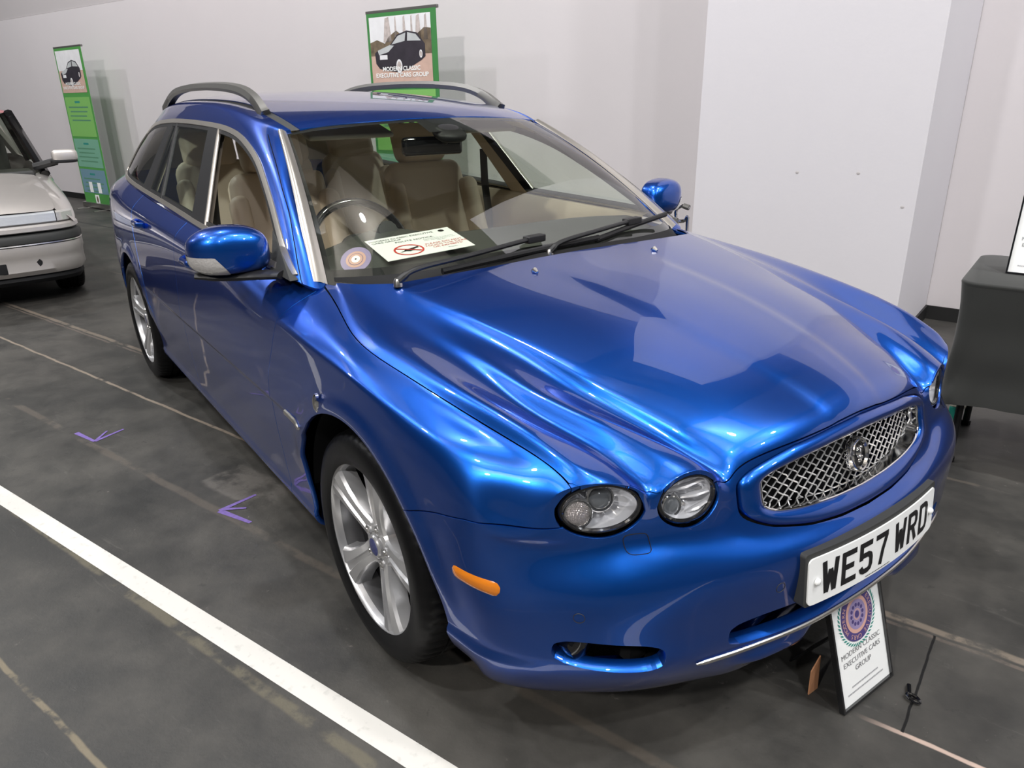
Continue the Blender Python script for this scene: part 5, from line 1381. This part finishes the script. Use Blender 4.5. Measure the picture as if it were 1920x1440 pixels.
# bumper built of stacked mouldings
def bstrip(nm, prof, mat):
    """prof: list of (offset forward, z)"""
    path = [(0, -3.42), (.30, -3.425), (.55, -3.45), (.70, -3.49), (.79, -3.56), (.835, -3.68)]
    pc = catmull(path, 5); V = []; F = []; row = [(-a, x) for a, x in pc[::-1]]+[(a, x) for a, x in pc[1:]]; n = len(prof)
    for (a, x) in row:
        k = abs(a)/.84
        for (o, z) in prof: V.append((x+o*(1-.5*k**4), SY+a*(1+o*.6*k**3), z))
    for i in range(len(row)-1):
        for k in range(n-1): F.append((n*i+k, n*i+k+1, n*(i+1)+k+1, n*(i+1)+k))
    return MB().add(V, F).build(nm, mat, sil, auto=40)
bstrip('bumper_upper', [(-.09, .588), (-.02, .586), (.0, .575), (.002, .548), (-.012, .540)], 'satin_silver' if 'satin_silver' in M else 'silver_paint')
bstrip('bumper_gap', [(-.04, .545), (-.028, .54), (-.03, .525)], 'gap')
bstrip('bumper_strip', [(-.03, .530), (.012, .524), (.022, .505), (.018, .470), (-.02, .462)], 'dark_plastic')
bstrip('bumper_bright_line', [(-.02, .466), (.016, .464), (.018, .456), (-.02, .452)], 'satin_metal')
bstrip('bumper', [(-.02, .454), (.012, .448), (.016, .40), (.002, .37), (-.004, .33), (.0, .27), (-.03, .235), (-.10, .225)], 'silver_paint')
bstrip('chin', [(-.06, .25), (-.04, .20), (-.07, .17), (-.2, .165)], 'gap')
MB().box((-3.437, SY, .305), (.03, .62, .075), None, .01).build('lower_grille', 'gap', sil)
for s in (-1, 1): MB().lathe([(.0005, .006), (.03, .006), (.034, .0), (.034, -.02)], 20, 'x', (-3.452, SY+s*.50, .325)).build('fog_opening', 'gap', sil)
# grille bar
MB().box((-3.475, SY, .645), (.03, .56, .075), None, .01).build('grille', 'black_gloss', sil)
# windscreen, roof and pillars
def sw_pt(i, t, o=0.):
    a = i*(.755*(1-t)+.635*t); x = (-4.40-.10*i*i)*(1-t)+(-5.00-.06*i*i)*t; z = (.895-.03*i*i)*(1-t)+(1.345-.02*i*i)*t
    return np.array((x+o*.6, SY+a, z+o*.8))
V = []; F = []
for j in range(9):
    for i in range(17): V.append(sw_pt(-1+i/8, j/8, .03*math.sin(PI*j/8)*.5))
for j in range(8):
    for i in range(16): F.append((j*17+i, j*17+i+1, (j+1)*17+i+1, (j+1)*17+i))
mesh_obj('windscreen', V, F, 'glass', sil)
M['red_paint'] = pm('faded_red_roof', (.50, .06, .07), .35, coat=.6)
roof = [[(-4.96,0,1.352),(-4.97,.40,1.348),(-5.02,.64,1.322)], [(-5.2,0,1.380),(-5.2,.40,1.374),(-5.22,.65,1.340)], [(-5.9,0,1.395),(-5.9,.42,1.388),(-5.9,.65,1.350)], [(-6.5,0,1.365),(-6.5,.40,1.358),(-6.5,.62,1.325)], [(-6.8,0,1.31),(-6.8,.35,1.305),(-6.8,.56,1.28)]]
sgrid('roof', roof, 'red_paint')
for s in (-1, 1):
    MB().tube([tuple(sw_pt(s, t)+np.array((-.02, s*.012, 0))) for t in np.linspace(-.02, 1.0, 8)], .038, 8).build('windscreen_pillar', 'black_gloss', sil)
    MB().tube([(-5.0, SY+s*.64, 1.318), (-5.3, SY+s*.655, 1.332), (-5.9, SY+s*.655, 1.335), (-6.5, SY+s*.63, 1.308), (-6.85, SY+s*.57, 1.26)], .020, 8).build('roof_gutter', 'black_gloss', sil)
    V = [(-4.60, SY+s*.765, .89), (-5.75, SY+s*.775, .90), (-5.75, SY+s*.65, 1.32), (-5.12, SY+s*.645, 1.31)]; mesh_obj('side_window', V, [(0, 1, 2, 3)], 'side_glass', sil)
    V = [(-5.82, SY+s*.775, .90), (-6.75, SY+s*.76, .905), (-6.62, SY+s*.62, 1.28), (-5.82, SY+s*.65, 1.32)]; mesh_obj('rear_side_window', V, [(0, 1, 2, 3)], 'side_glass', sil)
    MB().tube([(-5.78, SY+s*.775, .90), (-5.78, SY+s*.65, 1.32)], .035, 8).build('door_pillar', 'black_gloss', sil)
    MB().tube([(-6.8, SY+s*.76, .905), (-6.66, SY+s*.56, 1.29)], .05, 8).build('rear_pillar', 'silver_paint', sil)
MB().box((-4.62, SY, .865), (.42, 1.38, .05), None, .02).build('dashboard', 'dark_plastic', sil)
MB().box((-5.9, SY, .5), (2.6, 1.5, .10)).box((-5.5, SY, .21), (3.6, 1.2, .05)).build('cabin_floor', 'gap', sil)
for s in (-1, 1):
    V, F = soft_box((-5.62, SY+s*.36, .86), (.14, .48, .60), Matrix.Rotation(-.3, 3, 'Y'), .4); m = MB().add(V, F); V, F = soft_box((-5.76, SY+s*.36, 1.19), (.09, .26, .16), None, .4); m.add(V, F); m.build('seat', 'dark_plastic', sil)
V, F = soft_box((-3.49, SY, .40), (.012, .52, .11), None, .1)
tail = sgrid('boot_lid', [[(-6.8,0,1.27),(-6.8,.45,1.25)], [(-7.25,0,.93),(-7.25,.6,.90)], [(-7.5,0,.88),(-7.48,.6,.86)], [(-7.53,0,.3),(-7.5,.6,.3)]], 'silver_paint', lv=0)
fw = MB()
for ax in (-4.02, -6.60):
    for s in (-1, 1): MB().tube([(ax, SY+s*.82, .30), (ax, SY+s*.45, .30)], .335, 20, cap=True).build('wheel_housing', 'gap', sil) if False else None
arrow([((-.752, -1.330), (-.560, -1.222), .006), ((-.66, -1.235), (-.700, -1.29), .005), ((-.62, -1.340), (-.752, -1.330), .005)] if False else [], '') if False else None
import_pts = None
def fl_pt(u, v):
    """where a ray through photo pixel (u, v) meets the floor: used to read off fixed floor positions"""
    return None
arrow([((-.767, -1.322), (-.612, -1.269), .011), ((-.612, -1.269), (-.676, -1.140), .009), ((-.612, -1.269), (-.700, -1.205), .007)], 'purple chalk arrow on the black floor, beside the rear door')
arrow([((.343, -.999), (.494, -.934), .012), ((.343, -.999), (.307, -.853), .010), ((.343, -.985), (.384, -.914), .008)], 'purple chalk arrow on the black floor, nearer the front wheel')

# ================================================================== framed sign leaning in front of the bumper
def logo(parent, fr, cx, cy, r, lift=.0009, leaves=True):
    def D(name, rr, mat, k, r2=None): 
        V, F = disc2(cx, cy, rr, 48, r2); return put_flat(name, V, F, fr, mat, parent, lift+k*.0002)
    if leaves:
        V = []; F = []
        for k in range(46):
            a = 2*PI*k/46
            for q in (1,):
                c = np.array((cx+r*1.13*math.cos(a), cy+r*1.13*math.sin(a))); ang = a+ (1.0 if math.cos(a) > 0 else -1.0)*.9
                e = np.array((math.cos(ang), math.sin(ang)))*r*.125; f_ = np.array((-e[1], e[0]))*.30
                b = len(V); V += [tuple(c-e), tuple(c-f_), tuple(c+e), tuple(c+f_)]; F.append((b, b+1, b+2, b+3))
        put_flat('wreath', V, F, fr, 'green_print', parent, lift)
    D('roundel_ring', r, 'navy_print', 1); D('roundel_band', r*.70, 'peach_print', 2); D('roundel_centre', r*.56, 'lilac_print', 3)
    V = []; F = []
    for k in range(12):
        a = 2*PI*k/12; c = (cx+r*.36*math.cos(a), cy+r*.36*math.sin(a)); v2, f2 = disc2(*c, r*.075, 10); b = len(V); V += v2; F += [tuple(i+b for i in f2[0])]
    v2, f2 = disc2(cx, cy, r*.13, 16); b = len(V); V += v2; F += [tuple(i+b for i in f2[0])]
    put_flat('hub_holes', V, F, fr, 'navy_print', parent, lift+.0008)
    v2, f2 = disc2(cx, cy, r*.21, 24, r*.17); put_flat('hub_ring', v2, f2, fr, 'peach_print', parent, lift+.0008)
    # ring lettering
    txt = 'MODERN CLASSIC EXECUTIVE CARS '
    V = []; F = []
    for i, chh in enumerate(txt):
        if chh == ' ': continue
        a = PI*1.18-2*PI*i/len(txt); tv, tf = text_mesh(chh, r*.24, 1., 'CENTER'); b = len(V)
        ca, sa = math.cos(a-PI/2), math.sin(a-PI/2)
        for (x_, y_) in tv:
            y_ = y_-r*.08; V.append((cx+r*.85*math.cos(a)+x_*ca-y_*sa, cy+r*.85*math.sin(a)+x_*sa+y_*ca))
        F += [tuple(k+b for k in f) for f in tf]
    put_flat('ring_lettering', V, F, fr, 'peach_print', parent, lift+.0006)
M['pale_print'] = pm('pale_grey_print', (.45, .45, .47), .5); M['ban_line'] = pm('banner_small_print', (.10, .26, .16), .5)
def frame_sign(loc, rz, lean, label, w=.21, h=.297, strut=True):
    e = empty('sign_frame', label, 'sign', loc, rz)
    # local: x across, z up, faces -y; leaning back (towards +y)
    ez = (0, math.sin(lean), math.cos(lean)); n = (0, -math.cos(lean), math.sin(lean)); ex = (1, 0, 0)
    def bar(x0, x1, z0, z1, t0, t1):
        m = []; 
        for (a, b, c) in ((x0, z0, t0), (x1, z0, t0), (x1, z1, t0), (x0, z1, t0), (x0, z0, t1), (x1, z0, t1), (x1, z1, t1), (x0, z1, t1)):
            m.append(tuple(a*np.array(ex)+b*np.array(ez)+c*np.array(n)))
        return m
    FB = [(0, 1, 2, 3), (4, 5, 6, 7), (0, 1, 5, 4), (1, 2, 6, 5), (2, 3, 7, 6), (3, 0, 4, 7)]
    t = .006; m = MB()
    for q in ((-w/2-t, -w/2, 0, h+2*t), (w/2, w/2+t, 0, h+2*t), (-w/2, w/2, 0, t), (-w/2, w/2, h+t, h+2*t)): m.add(bar(*q, 0, .014), FB)
    m.build('frame', 'black_gloss', e, smooth=False)
    MB().add(bar(-w/2, w/2, t, h+t, 0, .006), FB).build('backing', 'black_plastic', e, smooth=False)
    pg = MB().add(bar(-w/2, w/2, t, h+t, .006, .0075), FB).build('poster', 'white', e, smooth=False)
    fr = (tuple(np.array(n)*.0078+np.array(ez)*t), ex, ez, n)
    logo(pg, fr, 0, h*.700, .067)
    text_on('poster_text', 'MODERN CLASSIC', .0185, fr, 0, h*.40, 'grey_print', pg, 1.12)
    text_on('poster_text', 'EXECUTIVE CARS', .0185, fr, 0, h*.325, 'grey_print', pg, 1.12)
    text_on('poster_text', 'GROUP', .0185, fr, 0, h*.25, 'grey_print', pg, 1.12)
    for zz_, n_l in ((h*.128, 20), (h*.080, 27)):
        V = []; F = []
        for k in range(n_l): b_ = len(V); x_ = (k-n_l/2)*.0058; V += [(x_, zz_), (x_+.0042, zz_), (x_+.0042, zz_+.0042), (x_, zz_+.0042)]; F.append((b_, b_+1, b_+2, b_+3))
        put_flat('poster_small_print', V, F, fr, 'pale_print', pg, .0008)
    if strut:
        m = MB(); a = np.array(ez)*h*.62; V = [(-.045, a[1], a[2]), (.045, a[1], a[2]), (.055, a[1]+.12, .003), (-.055, a[1]+.12, .003)]
        V += [(x_, y_+.004, z_) for x_, y_, z_ in V]; m.add(V, FB); m.build('stand_strut', 'black_plastic', e, smooth=False)
    return e
# bottom corners (2.255,-.064) .. (2.255,.142): faces +x
frame_sign((2.245, .039, 0), PI/2, .30, 'white framed club sign leaning on the floor under the number plate')
# brown card tab behind the sign
o = MB().add([(2.150, -.052, .02), (2.150, -.012, .035), (2.146, -.012, .115), (2.146, -.050, .085), (2.147, -.052, .02), (2.147, -.012, .035), (2.143, -.012, .115), (2.143, -.050, .085)], [(0, 1, 2, 3), (4, 5, 6, 7), (0, 1, 5, 4), (1, 2, 6, 5), (2, 3, 7, 6), (3, 0, 4, 7)]).build('card_tab', 'cardboard', smooth=False) if False else None
M['cardboard'] = pm('brown_card', (.42, .20, .10), .8)
o = MB().add([(2.165, -.078, .0), (2.165, -.040, .0), (2.158, -.036, .095), (2.158, -.068, .062), (2.162, -.078, .0), (2.162, -.040, .0), (2.155, -.036, .095), (2.155, -.068, .062)], [(0, 1, 2, 3), (4, 5, 6, 7), (0, 1, 5, 4), (1, 2, 6, 5), (2, 3, 7, 6), (3, 0, 4, 7)]).build('card_tab', 'cardboard', smooth=False)
tag(o, 'small brown card standing on the floor beside the leaning sign', 'card')
# black lifting ring on the floor joint
o = MB().tube([(2.330+.016*math.cos(a), .108+.009*math.sin(a), .006+.004*math.sin(a*.5)) for a in np.linspace(0, 2*PI, 18)[:-1]], .0042, 8, closed=True).tube([(2.318, .112, .006), (2.300, .145, .006)], .006, 8).build('floor_ring', 'black_gloss')
tag(o, 'small black metal ring lying in the floor joint right of the sign', 'ring')

# ================================================================== covered table with a second sign
def table():
    t = empty('covered_table', 'trestle table under a stretched black fabric cover by the right wall', 'table', (1.705, 1.392, 0), AL)
    # local x along the hall, y towards the wall
    Wd, Dp, H = 1.83, .60, .742
    m = MB(); V = []; F = []; K = 10; corners = [(0, 0), (Wd, 0), (Wd, Dp), (0, Dp)]
    pts = []
    for (cx, cy), (a0) in zip(((.06, .06), (Wd-.06, .06), (Wd-.06, Dp-.06), (.06, Dp-.06)), (180, 270, 0, 90)):
        for k in range(K+1):
            a = math.radians(a0+90*k/K); pts.append((cx+.06*math.cos(a), cy+.06*math.sin(a)))
    # densify the long edges
    P_ = []
    for i in range(len(pts)):
        a = np.array(pts[i]); b = np.array(pts[(i+1) % len(pts)]); L = np.linalg.norm(b-a); n = max(1, int(L/.06))
        for k in range(n): P_.append(a+(b-a)*k/n)
    n = len(P_); cen = np.array((Wd/2, Dp/2)); rows = 14
    for j in range(rows+1):
        f = j/rows
        for p in P_:
            # skirt: taut between the four feet, waisted in the middle of each side
            dx = min(p[0], Wd-p[0])/ (Wd/2); dy = min(p[1], Dp-p[1])/(Dp/2); mid = min(1, max(dx, dy)*1.0)
            cor = 1-mid
            inward = .026*math.sin(PI*min(1, f*1.05))*(.6+.4*mid) - .008*f*cor
            zb = .262+.02*(1-max(0, 1-mid*5.0)**1.0)*1.0
            z_ = (H-.012)*(1-f)+zb*f
            q = p+(cen-p)/max(.2, np.linalg.norm(cen-p))*inward
            wr = .006*math.sin(p[0]*37+f*9)*f+.004*math.sin(p[1]*51-f*14)*f
            V.append((q[0]+wr, q[1]+wr, z_))
    for j in range(rows):
        for i in range(n): F.append((j*n+i, j*n+(i+1) % n, (j+1)*n+(i+1) % n, (j+1)*n+i))
    M['spandex'] = pm('black_stretch_fabric', (.020, .021, .019), .75, bump=.2, bscale=900, sheen=.15)
    m.add(V, F).build('skirt', 'spandex', t, auto=None)
    V = []; F = []; prof = [(1.0, H-.012), (1.006, H-.004), (1.0, H+.002), (.985, H+.004)]
    for (k, z_) in prof:
        for p in P_:
            q = cen+(p-cen)*np.array((1-(1-k)*.35*1, k)); V.append((q[0], q[1], z_))
    for j in range(3):
        for i in range(n): F.append((j*n+i, j*n+(i+1) % n, (j+1)*n+(i+1) % n, (j+1)*n+i))
    F.append(tuple(range(3*n, 4*n)))
    MB().add(V, F).build('table_top', 'spandex', t, auto=50)
    for (cx, cy) in ((.08, .08), (Wd-.08, .08), (Wd-.08, Dp-.08), (.08, Dp-.08)):
        MB().tube([(cx, cy, .0), (cx, cy, H-.03)], .014, 10).tube([(cx, cy, 0), (cx, cy, .02)], .02, 10).build('leg', 'black_plastic', t)
    return t
tb = table()
c = hall(0, 0)
frame_sign((1.757+.105*wx*1.0+.0, 1.654+.105*wy, .7465), AL, .17, 'white framed club sign standing on the black covered table', strut=True)
M['pale_print'] = pm('pale_grey_print', (.45, .45, .47), .5); M['ban_line'] = pm('banner_small_print', (.10, .26, .16), .5)
M['teal'] = pm('teal_plastic', (.02, .26, .20), .45)
e = empty('storage_box', 'thin teal green box with a pale lid on the floor by the covered table', 'box', (1.617, 1.82, 0), AL)
MB().box((.0, .0, .07), (.035, .22, .14), None, .008).build('box_body', 'teal', e); MB().box((.012, 0, .146), (.06, .22, .012), None, .004).build('box_lid', 'beige_light', e)

# ================================================================== roll-up banners by the wall
def printmat(name, fn):
    m, N, L, b = new_mat(name); b.inputs['Roughness'].default_value = .5
    fn(m, N, L, b); return m
M['ban_green'] = pm('banner_dark_green', (.05, .22, .06), .55); M['ban_lime'] = pm('banner_lime', (.20, .46, .12), .55); M['ban_sage'] = pm('banner_sage', (.17, .38, .27), .55)
M['ban_teal'] = pm('banner_blue_grey', (.15, .27, .34), .55); M['ban_leaf'] = pm('banner_leaf_green', (.08, .30, .07), .55)
M['ph_sky'] = pm('photo_pale_sky', (.78, .78, .80), .5, var=.15, vscale=9); M['ph_ground'] = pm('photo_gravel', (.58, .40, .33), .5, var=.2, vscale=14); M['ph_car'] = pm('photo_dark_car', (.035, .03, .04), .5, var=.5, vscale=10)
M['ph_tree'] = pm('photo_trees', (.16, .12, .08), .6, var=.8, vscale=22); M['ph_glass'] = pm('photo_pale_reflection', (.50, .52, .53), .5, var=.2, vscale=12); M['ph_trunk'] = pm('photo_branches', (.50, .44, .42), .6, var=.5, vscale=30)
def banner(loc, rz, label, full):
    w, h = .80, 2.06
    e = empty('rollup_banner', label, 'banner', loc, rz)
    MB().box((0, .0, .045), (.86, .10, .07), None, .012).build('base_case', 'satin_metal', e)
    for q in (-1, 1): MB().box((q*.25, -.0, .006), (.05, .42, .010), None, .003).build('foot', 'satin_metal', e)
    MB().tube([(0, .03, .05), (0, .03, h+.01)], .010, 8).build('pole', 'satin_metal', e)
    MB().box((0, .005, h+.01), (w+.02, .025, .025), None, .006).build('top_bar', 'rail', e)
    sh = MB().box((0, -.008, .07+h/2-.035), (w, .003, h-.07)).build('banner_sheet', 'ban_green' if full else 'ban_leaf', e, smooth=False)
    fr = ((-w/2, -.0105, 0), (1, 0, 0), (0, 0, 1), (0, -1, 0))
    R_ = lambda nm, x0, x1, z0, z1, mat, k=0: put_flat(nm, [(x0, z0), (x1, z0), (x1, z1), (x0, z1)], [(0, 1, 2, 3)], fr, mat, sh, .0008+k*.0006)
    # photograph panel on top
    x0, x1 = .03, .74; z0, z1 = h-.545, h-.03
    R_('photo_sky', x0, x1, z0, z1, 'ph_sky'); R_('photo_ground', x0, x1, z0, z0+.27, 'ph_ground', 1)
    def poly(nm, pts, mat, k): put_flat(nm, [(x0+a*(x1-x0), z0+b*(z1-z0)) for a, b in pts], [tuple(range(len(pts)))], fr, mat, sh, .0008+k*.0006)
    if full:
        poly('photo_hedge', [(0, .42), (0, .62), (.12, .66), (.25, .60), (.32, .70), (.45, .78), (.55, .70), (.7, .66), (.82, .74), (.9, .80), (1, .78), (1, .42)], 'ph_tree', 2)
        for (xa, ww) in ((.30, .07), (.44, .02), (.58, .03), (.70, .02), (.80, .05), (.92, .03)): poly('photo_trunk', [(xa-ww, .62), (xa-ww*.4, .97), (xa+ww*.5, .99), (xa+ww, .62)], 'ph_trunk', 2)
    poly('photo_car_body', [(.08, .30), (.07, .46), (.12, .50), (.34, .58), (.46, .72), (.62, .77), (.78, .73), (.86, .62), (.90, .56), (.90, .38), (.84, .33), (.60, .20), (.46, .16), (.30, .18), (.14, .22)], 'ph_car', 3)
    poly('photo_car_glass', [(.36, .58), (.47, .70), (.60, .74), (.58, .62)], 'ph_glass', 4); poly('photo_car_glass', [(.62, .62), (.63, .745), (.76, .71), (.84, .61)], 'ph_glass', 4); poly('photo_car_bonnet', [(.12, .50), (.33, .575), (.40, .56), (.30, .47), (.14, .43)], 'ph_glass', 4)
    for (cx, cz, rx_, rz_) in ((.47, .25, .050, .105), (.83, .42, .025, .06)):
        v2 = [(cx+rx_*math.cos(2*PI*k/20), cz+rz_*math.sin(2*PI*k/20)) for k in range(20)]; poly('photo_wheel', v2, 'ph_sky', 4)
        v2 = [(cx+rx_*.7*math.cos(2*PI*k/20), cz+rz_*.7*math.sin(2*PI*k/20)) for k in range(20)]; poly('photo_wheel_centre', v2, 'ph_trunk', 5)
    poly('photo_lamp', [(.15, .36), (.15, .43), (.28, .43), (.28, .36)], 'ph_sky', 4)
    text_on('banner_title', 'MODERN CLASSIC', .047, fr, x0+.355, z0+.095, 'white', sh, 1.15, lift=.004, bold=.0012)
    text_on('banner_title', 'EXECUTIVE CARS GROUP', .047, fr, x0+.355, z0+.045, 'white', sh, 1.15, lift=.004, bold=.0012)
    for k, (za, zb, mt) in enumerate(((h-1.10, h-.60, 'ban_lime'), (h-1.50, h-1.13, 'ban_sage'), (h-1.85, h-1.53, 'ban_teal'))):
        R_('text_block', x0, x1+.02, za, zb, mt, 0)
        R_('block_heading', x0+.28, x0+.43, zb-.075, zb-.050, 'green_print', 1)
        for r_2 in range(4): R_('block_text', x0+.07+.03*(r_2 % 2), x0+.64-.04*((r_2+k) % 3), zb-.135-.055*r_2, zb-.118-.055*r_2, 'ban_line', 1)
    for q in (.27, .52): R_('leaflet', q-.05, q+.05, h-1.84, h-1.70, 'white', 2)
    R_('club_label', .33, .45, h-1.99, h-1.87, 'white', 2)
    v2, f2 = disc2(.39, h-1.93, .045, 20, sx=.6); put_flat('club_roundel', v2, f2, fr, 'ph_tree', sh, .003)
    return e
banner((-9.08, .075, 0), AL-.02, 'tall roll-up banner by the wall behind the silver car', False)
banner((-3.13, 1.765, 0), AL, 'tall roll-up banner seen above the blue roof', True)
# the far end chair or trolley frame by the column
e = empty('trolley', 'chromed tube trolley handle with grey grips behind the bonnet', 'trolley', hall(-1.38, .9), AL)
MB().tube([tuple(p) for p in catmull([(.087, 0, .724), (.045, 0, .735), (.012, 0, .718), (-.002, 0, .691), (0, 0, .60), (0, 0, .06)], 6)], .011, 10).build('frame_tube', 'chrome', e)
MB().tube([tuple(p) for p in catmull([(-.02, -.02, .642), (.041, -.02, .640), (.073, -.02, .649), (.088, -.02, .672), (.090, -.02, .60), (.090, -.02, .06)], 6)], .011, 10).build('frame_tube', 'chrome', e)
MB().tube([(.048, 0, .735), (.087, 0, .725)], .017, 10).build('grip', 'rail', e); MB().tube([(-.15, -.02, .643), (.022, -.02, .641)], .018, 10).build('grip', 'rail', e)
MB().box((.02, -.02, .06), (.40, .30, .03), None, .01).build('base_plate', 'black_plastic', e)
for q in (-1, 1):
    for r2 in (-1, 1): MB().lathe([(.0005, .012), (.028, .012), (.028, -.012), (.0005, -.012)], 16, 'y', (.02+q*.16, -.02+r2*.11, .028)).build('castor', 'rubber', e)

# ================================================================== items in the windscreen
def quad_paper(name, P4, label, cat, mat='white'):
    o, e1, e2, e3 = [np.array(p, float) for p in P4]      # lower-left, lower-right, upper-right, upper-left as read
    ex = e1-o; w = np.linalg.norm(ex); ex /= w; ey = e3-o; ey -= ex*(ey@ex); h = np.linalg.norm(ey); ey /= h; n = np.cross(ex, ey)
    ob = MB().prism([(0, 0), (w, 0), (w, h), (0, h)], .0012, (o, ex, ey, n)).build(name, mat, smooth=False); tag(ob, label, cat)
    return ob, (o+n*.0012, ex, ey, n), w, h
pp, fr, w, h = quad_paper('notice_sheet', [(.894, -.514, .947), (.93, -.223, .966), (.757, -.183, .990), (.690, -.464, .977)], 'white polite notice sheet lying behind the windscreen on the dashboard', 'paper')
text_on('notice_heading', 'MODERN CLASSIC EXECUTIVE', .0165, fr, w*.40, h*.86, 'black_print', pp, 1.0); text_on('notice_heading', 'CARS GROUP', .0165, fr, w*.20, h*.77, 'black_print', pp, 1.0)
text_on('notice_title', 'POLITE NOTICE.', .016, fr, w*.50, h*.665, 'black_print', pp, 1.15)
for k, s_ in enumerate(('Please feel free to look at and', 'enjoy watching the cars as you', 'visit, but')): text_on('notice_text', s_, .0088, fr, w*.76, h*(.60-.055*k), 'grey_print', pp)
for k, s_ in enumerate(('PLEASE DO NOT', 'TOUCH THE CARS', 'OR EXHIBITS!')): text_on('notice_warning', s_, .0165, fr, w*.755, h*(.37-.085*k), 'red_print', pp, 1.05)
text_on('notice_text', 'Thanks.', .011, fr, w*.78, h*.10, 'grey_print', pp)
v2, f2 = disc2(w*.32, h*.30, .048, 40, .042); put_flat('prohibition_ring', v2, f2, fr, 'red_print', pp, .0012)
v2 = [(w*.32-.036, h*.30+.022), (w*.32-.032, h*.30+.027), (w*.32+.036, h*.30-.020), (w*.32+.032, h*.30-.026)]; put_flat('prohibition_bar', v2, [(0, 1, 2, 3)], fr, 'red_print', pp, .0018)
hand = [(-.036, -.014), (-.018, -.004), (-.012, .004), (.004, .008), (.018, .012), (.036, .018), (.036, .008), (.020, .002), (.010, -.010), (-.002, -.014), (-.012, -.008), (-.020, -.010)]
put_flat('pointing_hand', [(w*.32+a, h*.30+b) for a, b in hand], [tuple(range(len(hand)))], fr, 'black_print', pp, .0014)
v2, f2 = disc2(w*.88, h*.88, .0105, 24); put_flat('print_badge', v2, f2, fr, 'black_print', pp, .001)
# club disc stuck inside the windscreen
BV = BVHTree.FromPolygons([Vector(v) for v in WSV], WSF)
def ws_ray(px, py):
    pass
dc = np.array((.920, -.640, 1.003)); hit = BV.find_nearest(Vector(dc)); hn = np.array(hit[1]); hn = hn if hn[2] > 0 else -hn
pc = np.array(hit[0])-hn*.006; ex = np.cross(hn, (0, 0, 1)); ex /= np.linalg.norm(ex); ex = -ex if ex[1] < 0 else ex; ey = np.cross(hn, ex); ey = ey if ey[2] > 0 else -ey
ds = MB().prism(disc2(0, 0, .046, 48)[0], .001, (pc, ex, ey, hn)).build('window_disc', 'lilac_print', smooth=False); tag(ds, 'round lilac club disc in the lower corner of the windscreen', 'sticker')
fr = (pc+hn*.001, ex, ey, hn)
for k, (rr, mt) in enumerate(((.030, 'peach_print'), (.022, 'navy_print'), (.0205, 'peach_print'), (.013, 'white'), (.003, 'black_print'))): v2, f2 = disc2(0, 0, rr, 36); put_flat('disc_print', v2, f2, fr, mt, ds, .0006+.0004*k)
# A pennant-like white and teal tag hanging at the mirror, red strap in the cargo bay
o = MB().add([(-.10, -.10, 1.335), (-.10, -.04, 1.335), (-.10, -.02, 1.245), (-.10, -.10, 1.245)], [(0, 1, 2, 3)]).build('x', 'teal') if False else None

# small red item seen through the windscreen behind the driver's seat
t = MB().box((-.72, -.235, 1.20), (.012, .055, .085), Matrix.Rotation(.2, 3, 'X'), .004).build('red_item', 'red_print')
MB().tube([(-.72, -.235, 1.24), (-.72, -.23, 1.36), (-.72, -.22, 1.405)], .006, 6).build('item_strap', 'black_plastic', t)
tag(t, 'small red item inside the blue car above the driver seat', 'tag')
